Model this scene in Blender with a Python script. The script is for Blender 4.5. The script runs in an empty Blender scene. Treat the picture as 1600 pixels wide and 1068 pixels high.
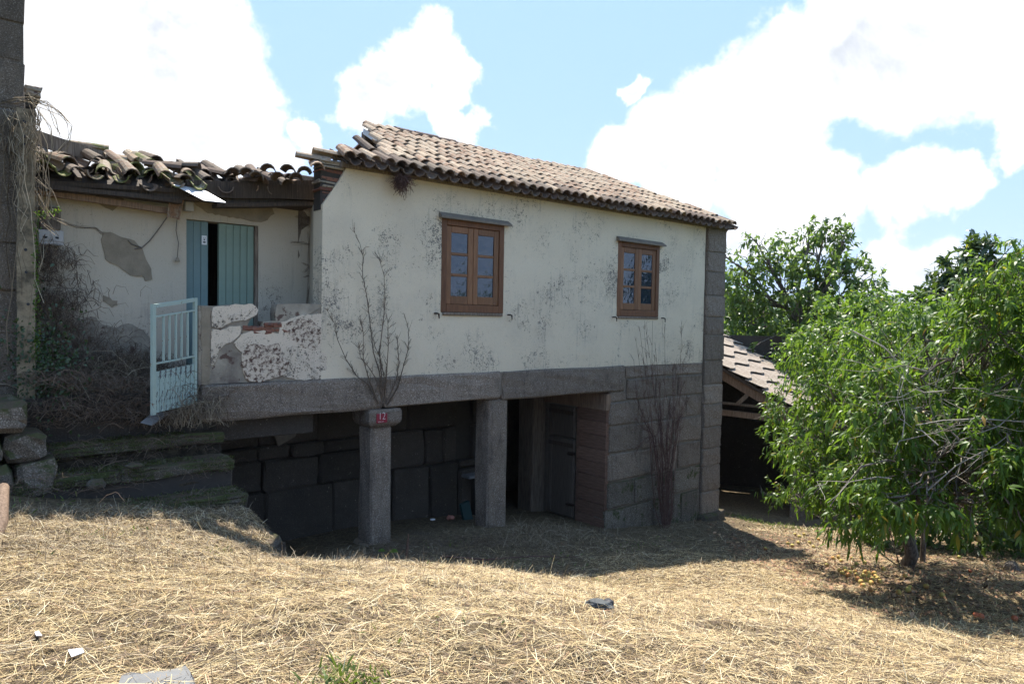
import bpy, bmesh, math, random
import numpy as np
from mathutils import Vector, Matrix, noise as mn
R = math.radians
rng = np.random.default_rng(7)
rnd = random.Random(5)
SC = bpy.context.scene
COL = SC.collection
EYE = 1.6

# ------------------------------------------------------------------ camera
FPX = 1100.0
_p = math.atan(37 / FPX); _r = R(1.014)
FWD = np.array([0, math.cos(_p), -math.sin(_p)])
_u0 = np.array([0, math.sin(_p), math.cos(_p)]); _r0 = np.array([1.0, 0, 0])
RT = _r0 * math.cos(_r) + _u0 * math.sin(_r)
UP = -_r0 * math.sin(_r) + _u0 * math.cos(_r)
cam_d = bpy.data.cameras.new('camera')
cam = bpy.data.objects.new('camera', cam_d); COL.objects.link(cam)
cam_d.sensor_width = 36; cam_d.lens = 36 * FPX / 1600
cam_d.clip_start = 0.05; cam_d.clip_end = 20000
cam.matrix_world = Matrix(((RT[0], UP[0], -FWD[0], 0), (RT[1], UP[1], -FWD[1], 0), (RT[2], UP[2], -FWD[2], EYE), (0, 0, 0, 1)))
SC.camera = cam

def ray(x, y):
    return FWD + RT * (x - 800) / FPX - UP * (y - 534) / FPX
def at(x, y, Y):                       # world point at forward distance Y seen in direction x, y
    r_ = ray(x, y); return r_ * (Y / r_[1]) + np.array([0, 0, EYE])

# ------------------------------------------------------------------ node helper
class NT:
    def __init__(s, tree): s.t = tree; s.n = tree.nodes; s.l = tree.links
    def new(s, kind, **kw):
        nd = s.n.new(kind)
        for k, v in kw.items(): setattr(nd, k, v)
        return nd
    def put(s, sock, v):
        if isinstance(v, bpy.types.NodeSocket): s.l.new(v, sock)
        elif v is not None:
            if isinstance(v, (tuple, list)) and len(v) == 3 and sock.type == 'RGBA': v = (*v, 1)
            sock.default_value = v
    def math(s, op, a, b=None, c=None, clamp=False):
        nd = s.new('ShaderNodeMath', operation=op, use_clamp=clamp)
        for i, v in enumerate((a, b, c)):
            if v is not None: s.put(nd.inputs[i], v)
        return nd.outputs[0]
    def vmath(s, op, a, b=None, scale=None):
        nd = s.new('ShaderNodeVectorMath', operation=op)
        s.put(nd.inputs[0], a)
        if b is not None: s.put(nd.inputs[1], b)
        if scale is not None: s.put(nd.inputs['Scale'], scale)
        return nd.outputs['Value'] if op in ('DOT_PRODUCT', 'LENGTH', 'DISTANCE') else nd.outputs['Vector']
    def coord(s, which='Object', scale=None):
        o = s.new('ShaderNodeTexCoord').outputs[which]
        if scale is None: return o
        m = s.new('ShaderNodeMapping'); s.put(m.inputs['Scale'], scale if isinstance(scale, tuple) else (scale,) * 3)
        s.l.new(o, m.inputs['Vector']); return m.outputs[0]
    def pos(s, scale=None):
        o = s.new('ShaderNodeNewGeometry').outputs['Position']
        if scale is None: return o
        m = s.new('ShaderNodeMapping'); s.put(m.inputs['Scale'], scale if isinstance(scale, tuple) else (scale,) * 3)
        s.l.new(o, m.inputs['Vector']); return m.outputs[0]
    def noise(s, vec, scale=5, detail=4, rough=.55, dist=0, col=False):
        nd = s.new('ShaderNodeTexNoise'); s.put(nd.inputs['Vector'], vec)
        s.put(nd.inputs['Scale'], scale); s.put(nd.inputs['Detail'], detail); s.put(nd.inputs['Roughness'], rough); s.put(nd.inputs['Distortion'], dist)
        return nd.outputs['Color' if col else 'Fac']
    def voro(s, vec, scale=5, feature='F1', out='Distance', rand=1):
        nd = s.new('ShaderNodeTexVoronoi', feature=feature); s.put(nd.inputs['Vector'], vec)
        s.put(nd.inputs['Scale'], scale); s.put(nd.inputs['Randomness'], rand)
        return nd.outputs[out]
    def ramp(s, fac, stops, interp='LINEAR'):
        nd = s.new('ShaderNodeValToRGB'); cr = nd.color_ramp; cr.interpolation = interp
        while len(cr.elements) < len(stops): cr.elements.new(.5)
        for e, (p, c) in zip(cr.elements, stops):
            e.position = p; e.color = (c, c, c, 1) if not isinstance(c, (tuple, list)) else (*c, 1)
        s.put(nd.inputs[0], fac); return nd.outputs[0]
    def mix(s, fac, a, b, blend='MIX'):
        nd = s.new('ShaderNodeMix', data_type='RGBA', blend_type=blend)
        s.put(nd.inputs[0], fac); s.put(nd.inputs[6], a); s.put(nd.inputs[7], b); return nd.outputs[2]
    def step(s, v, a, b):
        nd = s.new('ShaderNodeMapRange', interpolation_type='SMOOTHSTEP')
        s.put(nd.inputs[0], v); s.put(nd.inputs[1], a); s.put(nd.inputs[2], b); return nd.outputs[0]
    def bump(s, h, strength=.5, dist=.01, n=None):
        nd = s.new('ShaderNodeBump'); s.put(nd.inputs['Height'], h); s.put(nd.inputs['Strength'], strength); s.put(nd.inputs['Distance'], dist)
        if n is not None: s.l.new(n, nd.inputs['Normal'])
        return nd.outputs[0]
    def rand(s):                         # random per loose piece of a mesh and per object
        a = s.new('ShaderNodeNewGeometry').outputs['Random Per Island']
        b = s.new('ShaderNodeObjectInfo').outputs['Random']
        return s.math('FRACT', s.math('ADD', a, b))

def material(name, build):
    m = bpy.data.materials.new(name); m.use_nodes = True
    t = m.node_tree; t.nodes.clear(); N = NT(t)
    out = N.new('ShaderNodeOutputMaterial')
    res = build(N)
    t.links.new(res, out.inputs['Surface']); return m
def bsdf(N, col, rough=.9, normal=None, spec=.3, metal=0.0):
    b = N.new('ShaderNodeBsdfPrincipled')
    N.put(b.inputs['Base Color'], col); N.put(b.inputs['Roughness'], rough); N.put(b.inputs['Specular IOR Level'], spec); N.put(b.inputs['Metallic'], metal)
    if normal is not None: N.t.links.new(normal, b.inputs['Normal'])
    return b.outputs[0]

# ------------------------------------------------------------------ world: sky with clouds
SUN_EL, SUN_AZ = R(60.5), R(-7)          # azimuth from +Y towards +X
world = bpy.data.worlds.new('World'); SC.world = world; world.use_nodes = True
wt = world.node_tree; wt.nodes.clear(); N = NT(wt)
sky = N.new('ShaderNodeTexSky', sky_type='NISHITA'); sky.sun_disc = False
sky.sun_elevation = SUN_EL; sky.sun_rotation = SUN_AZ; sky.altitude = 300; sky.air_density = 1.0; sky.dust_density = 1.6; sky.ozone_density = 1.0
dirv = N.vmath('NORMALIZE', N.coord('Generated'))
warp = N.vmath('SUBTRACT', N.noise(dirv, 7, 6, .62, col=True), (.5, .5, .5))
wv = N.vmath('NORMALIZE', N.vmath('ADD', dirv, N.vmath('SCALE', warp, scale=.13)))
# cloud banks: direction (as seen from the garden), angular radius in px-equivalents
CL = [(150, 60, 190), (270, 90, 150), (330, 190, 120), (100, 180, 130), (200, 210, 110),
      (650, 60, 62), (610, 130, 68), (690, 110, 50), (560, 175, 55), (720, 215, 45), (470, 215, 26), (690, 170, 40),
      (1330, 60, 115), (1490, 50, 135), (1230, 130, 110), (1130, 175, 80), (1060, 240, 90), (970, 250, 60), (1190, 260, 110), (1400, 120, 85), (1080, 290, 60), (1600, 90, 120),
      (1300, 305, 78), (1420, 300, 70), (1240, 340, 60), (1490, 292, 48), (1470, 425, 62), (1390, 420, 60), (1590, 215, 38), (1005, 140, 28), (1160, 380, 40), (1560, 410, 30)]
acc = None
for x, y, rad in CL:
    d = ray(x, y); d = d / np.linalg.norm(d); ang = rad / FPX * .93
    v = N.vmath('DISTANCE', wv, tuple(float(q) for q in d))
    v = N.math('SUBTRACT', 1.0, N.math('DIVIDE', v, ang))
    acc = v if acc is None else N.math('SMOOTH_MAX', acc, v, .12)
fine = N.noise(dirv, 13, 9, .6)
dens = N.math('ADD', acc, N.math('MULTIPLY', N.math('SUBTRACT', fine, .52), 1.5))
# the rest of the sky, round and behind the camera, carries the same kind of broken cloud
away = N.step(N.vmath('DOT_PRODUCT', dirv, tuple(float(q) for q in FWD)), .72, .45)
gen = N.math('SUBTRACT', N.noise(dirv, 2.2, 8, .6), .47)
dens = N.math('ADD', dens, N.math('MULTIPLY', away, N.math('MULTIPLY', N.math('ADD', gen, .25), 5.0)))
mask = N.step(dens, -.06, .34)
shade = N.noise(N.vmath('ADD', dirv, (3.1, .2, .4)), 5.5, 9, .66, .4)
thick = N.step(dens, .12, .75)
greyf = N.math('MULTIPLY', N.step(shade, .30, .66), thick)
ccol = N.mix(greyf, (6.2, 6.1, 6.0), (2.9, 3.05, 3.3))
base = N.mix(.88, N.mix(1.0, sky.outputs[0], (.95, .97, 1.0), 'MULTIPLY'), (1.75, 2.88, 5.0))
skyc = N.mix(mask, base, ccol)
bg = N.new('ShaderNodeBackground'); N.put(bg.inputs[0], skyc); bg.inputs[1].default_value = .10
wo = N.new('ShaderNodeOutputWorld'); wt.links.new(bg.outputs[0], wo.inputs[0])

sd = bpy.data.lights.new('sun', 'SUN'); sd.energy = 4.6; sd.angle = R(.53); sd.color = (1, .94, .84)
sun = bpy.data.objects.new('sun', sd); COL.objects.link(sun)
sdir = Vector((math.sin(SUN_AZ) * math.cos(SUN_EL), math.cos(SUN_AZ) * math.cos(SUN_EL), math.sin(SUN_EL)))
sun.rotation_euler = sdir.to_track_quat('Z', 'Y').to_euler()
SC.view_settings.view_transform = 'Standard'; SC.view_settings.look = 'None'; SC.view_settings.gamma = 1
SC.view_settings.use_curve_mapping = False; SC.view_settings.exposure = 1.36
SC.cycles.use_denoising = True
SC.cycles.max_bounces = 8; SC.cycles.transparent_max_bounces = 12
SC.cycles.use_adaptive_sampling = True

# ------------------------------------------------------------------ frames
HA = R(40.2)
U = np.array([math.cos(HA), math.sin(HA), 0]); W_ = np.array([-math.sin(HA), math.cos(HA), 0]); O = np.array([-1.94, 9.9, EYE])
def H(t, s, z): return O + U * t + W_ * s + np.array([0, 0, z])      # house frame: along front, depth, height above eye
def Hn(P): P = np.asarray(P, float); return O + P[:, :1] * U + P[:, 1:2] * W_ + np.c_[np.zeros((len(P), 2)), P[:, 2:3]]
def hs(x, y, s=0.0):                   # pixel direction to point of the plane at depth s
    r_ = ray(x, y); k = ((O - [0, 0, EYE]) @ W_ + s) / (r_ @ W_); P = r_ * k
    return float((P - O) @ U), float(P[2])

# ------------------------------------------------------------------ object helpers
def link(o): COL.objects.link(o); return o
def thing(name, label, cat, loc=(0, 0, 0), rotz=0, group=None):
    o = link(bpy.data.objects.new(name, None)); o.location = [float(v) for v in loc]; o.rotation_euler = (0, 0, rotz)
    o.empty_display_size = .2
    o['label'] = label; o['category'] = cat
    if group: o['group'] = group
    return o
def tag(o, label=None, cat=None, group=None, kind=None):
    for k, v in (('label', label), ('category', cat), ('group', group), ('kind', kind)):
        if v: o[k] = v
    return o
def pmat(p):
    m = Matrix.LocRotScale(p.location, p.rotation_euler, p.scale)
    return pmat(p.parent) @ m if p.parent else m
def obj(name, V, F, mat, parent=None, smooth=False, loc=None):
    """V in world coordinates; stored relative to the parent (or to loc)."""
    V = np.asarray(V, float)
    me = bpy.data.meshes.new(name)
    if parent is not None:
        M = np.array(pmat(parent).inverted()); V = V @ M[:3, :3].T + M[:3, 3]
        if loc is None: loc = V.mean(0)
        V = V - np.asarray(loc)
    elif loc is not None: V = V - np.asarray(loc)
    if isinstance(F, np.ndarray):
        n, k = F.shape
        me.vertices.add(len(V)); me.vertices.foreach_set('co', V.astype(np.float32).ravel())
        me.loops.add(n * k); me.loops.foreach_set('vertex_index', F.astype(np.int32).ravel())
        me.polygons.add(n); me.polygons.foreach_set('loop_start', np.arange(0, n * k, k, dtype=np.int32))
        try: me.polygons.foreach_set('loop_total', np.full(n, k, dtype=np.int32))
        except Exception: pass
        me.update(calc_edges=True); me.validate()
    else:
        me.from_pydata([tuple(v) for v in V], [], [tuple(int(i) for i in f) for f in F]); me.update()
    if smooth: me.polygons.foreach_set('use_smooth', [True] * len(me.polygons))
    if mat: me.materials.append(mat)
    o = link(bpy.data.objects.new(name, me)); o.parent = parent
    if loc is not None: o.location = [float(v) for v in loc]
    return o
class MB:
    def __init__(s): s.V = []; s.F = []
    def add(s, V, F):
        n = len(s.V); s.V += [tuple(v) for v in V]; s.F += [tuple(i + n for i in f) for f in F]; return s
    def obj(s, name, mat, parent=None, smooth=False, loc=None): return obj(name, s.V, s.F, mat, parent, smooth, loc)
BOXF = [(0, 3, 2, 1), (4, 5, 6, 7), (0, 1, 5, 4), (1, 2, 6, 5), (2, 3, 7, 6), (3, 0, 4, 7)]
def boxv(a, b):
    (x0, y0, z0), (x1, y1, z1) = a, b
    return [(x0, y0, z0), (x1, y0, z0), (x1, y1, z0), (x0, y1, z0), (x0, y0, z1), (x1, y0, z1), (x1, y1, z1), (x0, y1, z1)]
def hbox(a, b): return Hn(boxv(a, b)), BOXF
def stone(a, b, bev=.02, jit=.008, cuts=0):
    """uneven bevelled block in house coordinates"""
    bm = bmesh.new(); bmesh.ops.create_cube(bm, size=1)
    a = np.array(a, float); b = np.array(b, float)
    for v in bm.verts: v.co = Vector((a + b) / 2 + np.array(v.co) * (b - a))
    if cuts: bmesh.ops.subdivide_edges(bm, edges=bm.edges[:], cuts=cuts, use_grid_fill=True)
    if bev:
        e = [e for e in bm.edges if e.calc_face_angle(0) > .5]
        bmesh.ops.bevel(bm, geom=e, offset=bev, segments=1, affect='EDGES', clamp_overlap=True)
    for v in bm.verts: v.co += Vector((rnd.uniform(-jit, jit), rnd.uniform(-jit, jit), rnd.uniform(-jit, jit)))
    V = [tuple(v.co) for v in bm.verts]; bm.verts.index_update(); F = [tuple(v.index for v in f.verts) for f in bm.faces]; bm.free()
    return Hn(V), F
def prism(poly, s0, s1):
    """(t,z) outline on the house front extruded between depths; fan-free via ngon"""
    n = len(poly); V = [(t, s0, z) for t, z in poly] + [(t, s1, z) for t, z in poly]
    F = [tuple(range(n)), tuple(range(2 * n - 1, n - 1, -1))] + [(i, i + n, (i + 1) % n + n, (i + 1) % n) for i in range(n)]
    return Hn(V), F
def tubes(paths, k=4):
    """paths: list of (points Nx3, radii N); returns V, F arrays"""
    V = []; F = []; base = 0
    for P, rr in paths:
        P = np.asarray(P, float); n = len(P)
        if np.isscalar(rr): rr = np.full(n, rr)
        d = np.gradient(P, axis=0); d /= np.linalg.norm(d, axis=1)[:, None] + 1e-9
        ref = np.array([0, 0, 1.0]) if abs(d[0][2]) < .9 else np.array([1.0, 0, 0])
        a = np.cross(d, ref); a /= np.linalg.norm(a, axis=1)[:, None] + 1e-9; b = np.cross(d, a)
        an = np.arange(k) * 2 * math.pi / k
        ring = P[:, None] + np.asarray(rr)[:, None, None] * (np.cos(an)[None, :, None] * a[:, None] + np.sin(an)[None, :, None] * b[:, None])
        V.append(ring.reshape(-1, 3))
        i = np.arange(n - 1)[:, None] * k + base; j = np.arange(k)[None]; j2 = (j + 1) % k
        F.append(np.stack([i + j, i + j2, i + k + j2, i + k + j], -1).reshape(-1, 4)); base += n * k
    return np.concatenate(V), np.concatenate(F)
def wig(a, b, n=5, amp=.1):
    a = np.asarray(a, float); b = np.asarray(b, float); t = np.linspace(0, 1, n)[:, None]
    P = a + (b - a) * t; L = np.linalg.norm(b - a)
    P[1:-1] += rng.normal(0, amp * L, (n - 2, 3)); return P

# ------------------------------------------------------------------ ground shape
def tps(pts):
    P = np.array(pts, float); n = len(P)
    d = np.linalg.norm(P[:, None, :2] - P[None, :, :2], axis=2)
    K = np.where(d > 0, d * d * np.log(d + 1e-12), 0) + np.eye(n) * .15
    A = np.zeros((n + 3, n + 3)); A[:n, :n] = K; A[:n, n] = 1; A[:n, n + 1:] = P[:, :2]; A[n, :n] = 1; A[n + 1:, :n] = P[:, :2].T
    c = np.linalg.solve(A, np.r_[P[:, 2], 0, 0, 0])
    def f(X, Y):
        X = np.asarray(X, float); Y = np.asarray(Y, float); r = np.full(X.shape, c[n]) + c[n + 1] * X + c[n + 2] * Y
        for i in range(n):
            d2 = (X - P[i, 0]) ** 2 + (Y - P[i, 1]) ** 2; r += c[i] * .5 * d2 * np.log(d2 + 1e-12)
        return r
    return f
def hp(t, s, z): p = H(t, s, 0); return (p[0], p[1], z)
near = [(0, 3, -1.58), (-2.1, 2.9, -1.54), (2.9, 4, -2.02), (0, 0, -1.62), (-4, 0, -1.5), (4, 0, -1.8), (3.3, 5.2, -2.38), (-4, -4, -1.4), (4, -4, -1.6), (10, 4, -2.9)]
yard = tps(near + [(-1.64, 7.54, -2.62), (.05, 8.48, -3.12), (2.75, 10.07, -3.5), (5.36, 11.8, -3.95), (0, 6.0, -2.3), hp(0, -.05, -3.25), hp(8.5, 0, -4.3), hp(4.6, -.1, -3.85), hp(2.3, -.1, -3.4),
     hp(0, 1.5, -3.45), hp(-2, 0, -3.3), hp(-2, -.9, -3.1), hp(-1.6, -1.7, -2.75), (5.6, 7.0, -3.0), (8, 12.3, -4.0), (8, 18, -4.8), (5.3, 14.6, -4.32), (14, 10, -4.0), (14, 20, -5.0), (4, 26, -5.6), (-6, 20, -4.5), (-9, 12, -3.6), (-7, 5, -2.0), (14, 26, -6)])
bank = tps(near + [(-5.1, 6.7, -1.75), hp(-2.04, -1.75, -2.44), hp(-2.04, -1.05, -2.22), hp(-2.04, -.6, -2.2), hp(-3.3, -.75, -2.06), hp(-3.0, -1.4, -2.05), hp(-4.3, -.9, -1.90), hp(-4, 1, -2.0), hp(-3, 1, -2.1), (-8, 8, -1.7), (-9, 14, -2.0), (-1.64, 6.5, -2.3)])
def sstep(x, a, b): x = np.clip((x - a) / (b - a), 0, 1); return x * x * (3 - 2 * x)
_perm = rng.random((64, 64))
def vn(X, Y, s):
    X = np.asarray(X) * s + 1000; Y = np.asarray(Y) * s + 1000; i = np.floor(X).astype(int); j = np.floor(Y).astype(int); a = X - i; b = Y - j
    a = a * a * (3 - 2 * a); b = b * b * (3 - 2 * b); g = lambda p, q: _perm[p % 64, q % 64]
    return (g(i, j) * (1 - a) + g(i + 1, j) * a) * (1 - b) + (g(i, j + 1) * (1 - a) + g(i + 1, j + 1) * a) * b - .5
def G(X, Y, rough=True):
    X = np.asarray(X, float); Y = np.asarray(Y, float)
    t = (X - O[0]) * U[0] + (Y - O[1]) * U[1]; q = -((X - O[0]) * W_[0] + (Y - O[1]) * W_[1])
    wd = .02 + 1.3 * sstep(q, 1.4, 3.2)
    m = sstep(t + 2.06 + .05 * vn(X, Y, 3), -wd, wd) * 1.0
    h = bank(X, Y) * (1 - m) + yard(X, Y) * m
    far = sstep(np.maximum(Y, np.abs(X) * .9), 20, 60)
    h = h * (1 - far) + far * (-6 - .12 * np.clip(np.hypot(X, Y) - 30, 0, 250))
    back = sstep(-Y, 3, 12); h = h * (1 - back) + back * (-1.3)
    if rough: h = h + (.05 * vn(X, Y, .9) + .045 * vn(X, Y, 2.6) + .035 * vn(X, Y, 6.5)) * (1 - .8 * sstep(q, .5, -.1) * (t > -2)) + .015 * vn(X, Y, 17)
    return h + EYE

# ------------------------------------------------------------------ materials
M = {}
def _plaster(N, cream=(.70, .60, .435), grey=(.27, .245, .21), amount=.0, dirt=.5):
    p = N.coord('Object'); big = N.noise(p, 1.1, 6, .65)
    patch = N.noise(p, 16, 9, .78, .8); fl = N.noise(p, 60, 5, .7)
    dens = N.math('MULTIPLY', N.math('SUBTRACT', big, .5), .42)
    flake = N.math('ADD', N.math('ADD', N.math('MULTIPLY', patch, .5), N.math('MULTIPLY', fl, .5)), dens)
    mk = N.step(N.math('ADD', flake, amount), .575, .592)
    run = N.noise(N.coord('Object', (7, 7, .55)), 2.6, 8, .7); stain = N.noise(p, .9, 6, .65)
    c = N.mix(N.math('MULTIPLY', N.step(stain, .42, .72), dirt * .7), cream, (.44, .38, .29))
    c = N.mix(N.math('MULTIPLY', N.math('MULTIPLY', N.step(run, .52, .70), N.step(big, .42, .60)), .75), c, (.30, .27, .22))
    c = N.mix(N.math('MULTIPLY', N.noise(p, 90, 3, .7), .32), c, (.46, .39, .30))
    gc = N.mix(N.noise(p, 25, 4), grey, (.12, .105, .09))
    scr = N.noise(N.coord('Object', (26, 26, 9)), 2.2, 6, .75, .8)
    c = N.mix(N.math('MULTIPLY', N.step(scr, .64, .67), .6), c, gc)
    c = N.mix(mk, c, gc)
    dk = N.step(N.noise(p, 85, 4, .75), .635, .66)
    c = N.mix(N.math('MULTIPLY', dk, .75), c, (.10, .09, .075))
    h = N.math('ADD', N.math('MULTIPLY', mk, -1.0), N.math('MULTIPLY', N.noise(p, 120, 3, .7), .9))
    h = N.math('ADD', h, N.math('MULTIPLY', N.noise(p, 5, 5, .6), 3.2))
    return bsdf(N, c, .93, N.bump(h, .6, .007))
M['plaster'] = material('cream_plaster', lambda N: _plaster(N))
M['plaster_back'] = material('porch_plaster', lambda N: _plaster(N, (.50, .44, .335), (.24, .21, .17), -.04, .8))  # dirtier plaster, its tone also lowered to carry the recess's shade
M['plaster_worn'] = material('worn_plaster', lambda N: _plaster(N, (.69, .575, .435), (.17, .135, .10), .03, 1.0))
def _render(N):
    p = N.coord('Object'); c = N.ramp(N.noise(p, 3, 7, .65), [(.3, (.13, .10, .085)), (.5, (.27, .235, .18)), (.7, (.40, .35, .27))])
    c = N.mix(N.step(N.noise(p, 7, 6, .7), .55, .62), c, (.11, .07, .055))
    return bsdf(N, c, .95, N.bump(N.noise(p, 50, 5, .7), .7, .012))
M['render'] = material('bare_render', _render)
M['render_tan'] = material('tan_undercoat', lambda N: bsdf(N, N.ramp(N.noise(N.coord(), 6, 6, .6), [(.3, (.20, .165, .115)), (.7, (.30, .25, .18))]), .95, N.bump(N.noise(N.coord(), 60, 4, .7), .5, .008)))
def _granite(N, a=(.125, .094, .068), b=(.275, .218, .163), moss=.0, dark=.0, spk=1.0):
    p = N.coord('Object'); rr = N.rand()
    c = N.mix(N.noise(p, 2.4, 4, .6), a, b)
    sp = N.noise(p, 75, 4, .85)
    c = N.mix(N.step(sp, .55, .64), c, (.50 * spk, .44 * spk, .38 * spk)); c = N.mix(N.step(sp, .46, .38), c, (.05, .042, .038))
    c = N.mix(N.math('MULTIPLY', N.step(N.noise(p, 5.5, 5, .7), .55, .75), .6), c, (.09, .082, .07))
    c = N.mix(N.step(N.noise(p, 14, 6, .75), .63, .70), c, (.36, .33, .26)); c = N.mix(N.math('MULTIPLY', N.step(N.noise(N.coord('Object', (3, 3, .8)), 3, 6, .7), .50, .68), .55), c, (.055, .046, .036))
    hs_ = N.new('ShaderNodeHueSaturation'); N.put(hs_.inputs['Color'], c); N.put(hs_.inputs['Value'], N.math('ADD', .78 - dark, N.math('MULTIPLY', rr, .42))); c = hs_.outputs[0]
    if moss:
        up = N.new('ShaderNodeNewGeometry').outputs['Normal']; sep = N.new('ShaderNodeSeparateXYZ'); N.t.links.new(up, sep.inputs[0])
        mm = N.math('ADD', N.math('MULTIPLY', N.noise(p, 4.5, 7, .7), 1.0), N.math('MULTIPLY', sep.outputs[2], .16))
        mc = N.mix(N.noise(p, 30, 4), (.028, .036, .012), (.085, .092, .03))
        c = N.mix(N.step(mm, .66 - moss, .78 - moss), c, mc)
        c = N.mix(N.math('MULTIPLY', N.step(sep.outputs[2], .5, .9), N.step(N.noise(p, 7, 6, .7), .38, .55)), c, N.mix(N.noise(p, 40, 4), (.05, .035, .022), (.13, .095, .06)))
    h = N.math('ADD', N.noise(p, 90, 4, .8), N.math('MULTIPLY', N.noise(p, 9, 4, .6), 2.5))
    return bsdf(N, c, .92, N.bump(h, .7, .012))
M['granite'] = material('granite', lambda N: _granite(N))
M['step'] = material('mossy_step_stone', lambda N: _granite(N, (.045, .038, .028), (.13, .11, .08), .20, spk=.6))
M['soil_dark'] = material('dark_earth', lambda N: bsdf(N, N.mix(N.step(N.noise(N.coord(), 9, 7, .7), .4, .65), (.022, .017, .011), (.075, .058, .036)), .97, N.bump(N.noise(N.coord(), 40, 5, .7), .9, .02)))
M['granite_base'] = material('damp_mossy_granite', lambda N: _granite(N, (.085, .07, .052), (.19, .16, .12), .14))
M['granite_in'] = material('granite_shaded', lambda N: _granite(N, (.035, .029, .023), (.085, .068, .052), spk=.25))  # dark granite copy for interiors, their deep shade put into the colour
M['granite_moss'] = material('mossy_granite', lambda N: _granite(N, (.05, .042, .032), (.14, .12, .09), .10, spk=.5))
M['granite_neighbour'] = material('weathered_granite', lambda N: _granite(N, (.07, .052, .036), (.165, .13, .092), .0, spk=.6))
M['mortar'] = material('mortar', lambda N: bsdf(N, N.mix(N.noise(N.coord(), 12, 5, .7), (.10, .085, .068), (.27, .23, .18)), .95, N.bump(N.noise(N.coord(), 60, 4), .6, .01)))
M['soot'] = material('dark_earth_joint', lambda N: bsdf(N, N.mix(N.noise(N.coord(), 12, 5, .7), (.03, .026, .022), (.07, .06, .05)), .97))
def _tile(N, lichen=.5, moss=0.0, dark=0.0):
    p = N.coord('Object'); rr = N.rand()
    off = N.new('ShaderNodeCombineXYZ'); N.put(off.inputs[0], N.math('MULTIPLY', rr, 37.0)); p2 = N.vmath('ADD', p, off.outputs[0])
    c = N.ramp(rr, [(0, (.21, .125, .078)), (.25, (.33, .215, .14)), (.5, (.31, .235, .16)), (.75, (.40, .30, .205)), (1, (.24, .155, .10))])
    l = N.noise(p2, 14, 6, .7)
    c = N.mix(N.math('MULTIPLY', N.step(l, .60 - lichen * .25, .72 - lichen * .15), .7), c, (.37, .34, .27))
    c = N.mix(N.step(N.noise(p2, 24, 6, .78), .54, .64), c, (.11, .09, .07)); c = N.mix(N.math('MULTIPLY', N.step(N.noise(p, .9, 5, .6), .5, .7), .35), c, (.20, .16, .12))
    if moss:
        m_ = N.math('ADD', N.noise(p2, 6, 6, .7), N.math('MULTIPLY', N.math('SUBTRACT', rr, .5), .35))
        mc = N.mix(N.noise(p2, 40, 4), (.06, .075, .015), (.24, .26, .07))
        c = N.mix(N.step(m_, .60 - moss, .66 - moss), c, mc)
    if dark: c = N.mix(dark, c, (.06, .05, .045))
    h = N.math('ADD', N.noise(p2, 60, 4, .7), l)
    return bsdf(N, c, .92, N.bump(h, .6, .008))
M['tile'] = material('weathered_clay_tile', lambda N: _tile(N))
M['tile_moss'] = material('mossy_clay_tile', lambda N: _tile(N, .7, .13, .30))
M['tile_dark'] = material('sooty_clay_tile', lambda N: _tile(N, .2, 0, .68))
M['brick'] = material('old_red_brick', lambda N: bsdf(N, N.mix(N.step(N.noise(N.coord(), 16, 6, .7), .45, .65), N.mix(N.rand(), (.17, .065, .042), (.25, .12, .08)), (.10, .075, .06)), .95, N.bump(N.noise(N.coord(), 50, 5, .7), .8, .012)))
def _wood(N, a, b, sc=(30, 30, 2.0), rough=.85, peel=None, pc=(.3, .3, .3)):
    p = N.coord('Object', sc); g = N.noise(p, 2, 6, .65, .4)
    c = N.mix(N.step(g, .3, .7), a, b)
    hs_ = N.new('ShaderNodeHueSaturation'); N.put(hs_.inputs['Color'], c); N.put(hs_.inputs['Value'], N.math('ADD', .8, N.math('MULTIPLY', N.rand(), .4))); c = hs_.outputs[0]
    if peel is not None:
        k = N.step(N.noise(N.coord('Object', (14, 14, 5)), 3, 7, .7), peel, peel + .02); c = N.mix(k, c, pc)
    return bsdf(N, c, rough, N.bump(g, .5, .006))
M['window_wood'] = material('brown_painted_wood', lambda N: _wood(N, (.105, .046, .021), (.18, .082, .038), rough=.6, peel=.68, pc=(.22, .16, .12)))
M['window_sash'] = material('brown_sash_wood', lambda N: _wood(N, (.155, .072, .033), (.225, .112, .052), rough=.55, peel=.70, pc=(.25, .18, .14)))
M['old_wood'] = material('grey_old_wood', lambda N: _wood(N, (.10, .075, .055), (.24, .19, .14)))
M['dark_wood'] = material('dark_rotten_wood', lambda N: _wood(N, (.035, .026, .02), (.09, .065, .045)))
M['brown_wood'] = material('brown_beam_wood', lambda N: _wood(N, (.13, .085, .055), (.27, .185, .125)))
M['stable_door'] = material('grey_brown_door_wood', lambda N: _wood(N, (.075, .062, .05), (.13, .105, .08)))
M['red_wood'] = material('reddish_board', lambda N: _wood(N, (.13, .075, .05), (.22, .13, .09), sc=(3, 3, 26)))
def _paint(N, col, peel, under, rust=False, sc=(22, 22, 7)):
    p = N.coord('Object'); q = N.coord('Object', sc)
    c = N.mix(N.noise(p, 8, 5, .6), tuple(v * .82 for v in col), tuple(min(1, v * 1.12) for v in col))
    k = N.step(N.noise(q, 1.6, 8, .75, .3), peel, peel + .015)
    c = N.mix(k, c, under)
    if rust: c = N.mix(N.step(N.noise(p, 17, 6, .75), .62, .68), c, (.17, .07, .03))
    return bsdf(N, c, .6, N.bump(N.math('MULTIPLY', k, -1.0), .6, .004))
M['door_blue'] = material('faded_blue_paint', lambda N: _paint(N, (.155, .225, .215), .70, (.12, .11, .1)))
M['door_green'] = material('faded_green_paint', lambda N: _paint(N, (.205, .275, .215), .68, (.12, .12, .1)))
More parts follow.
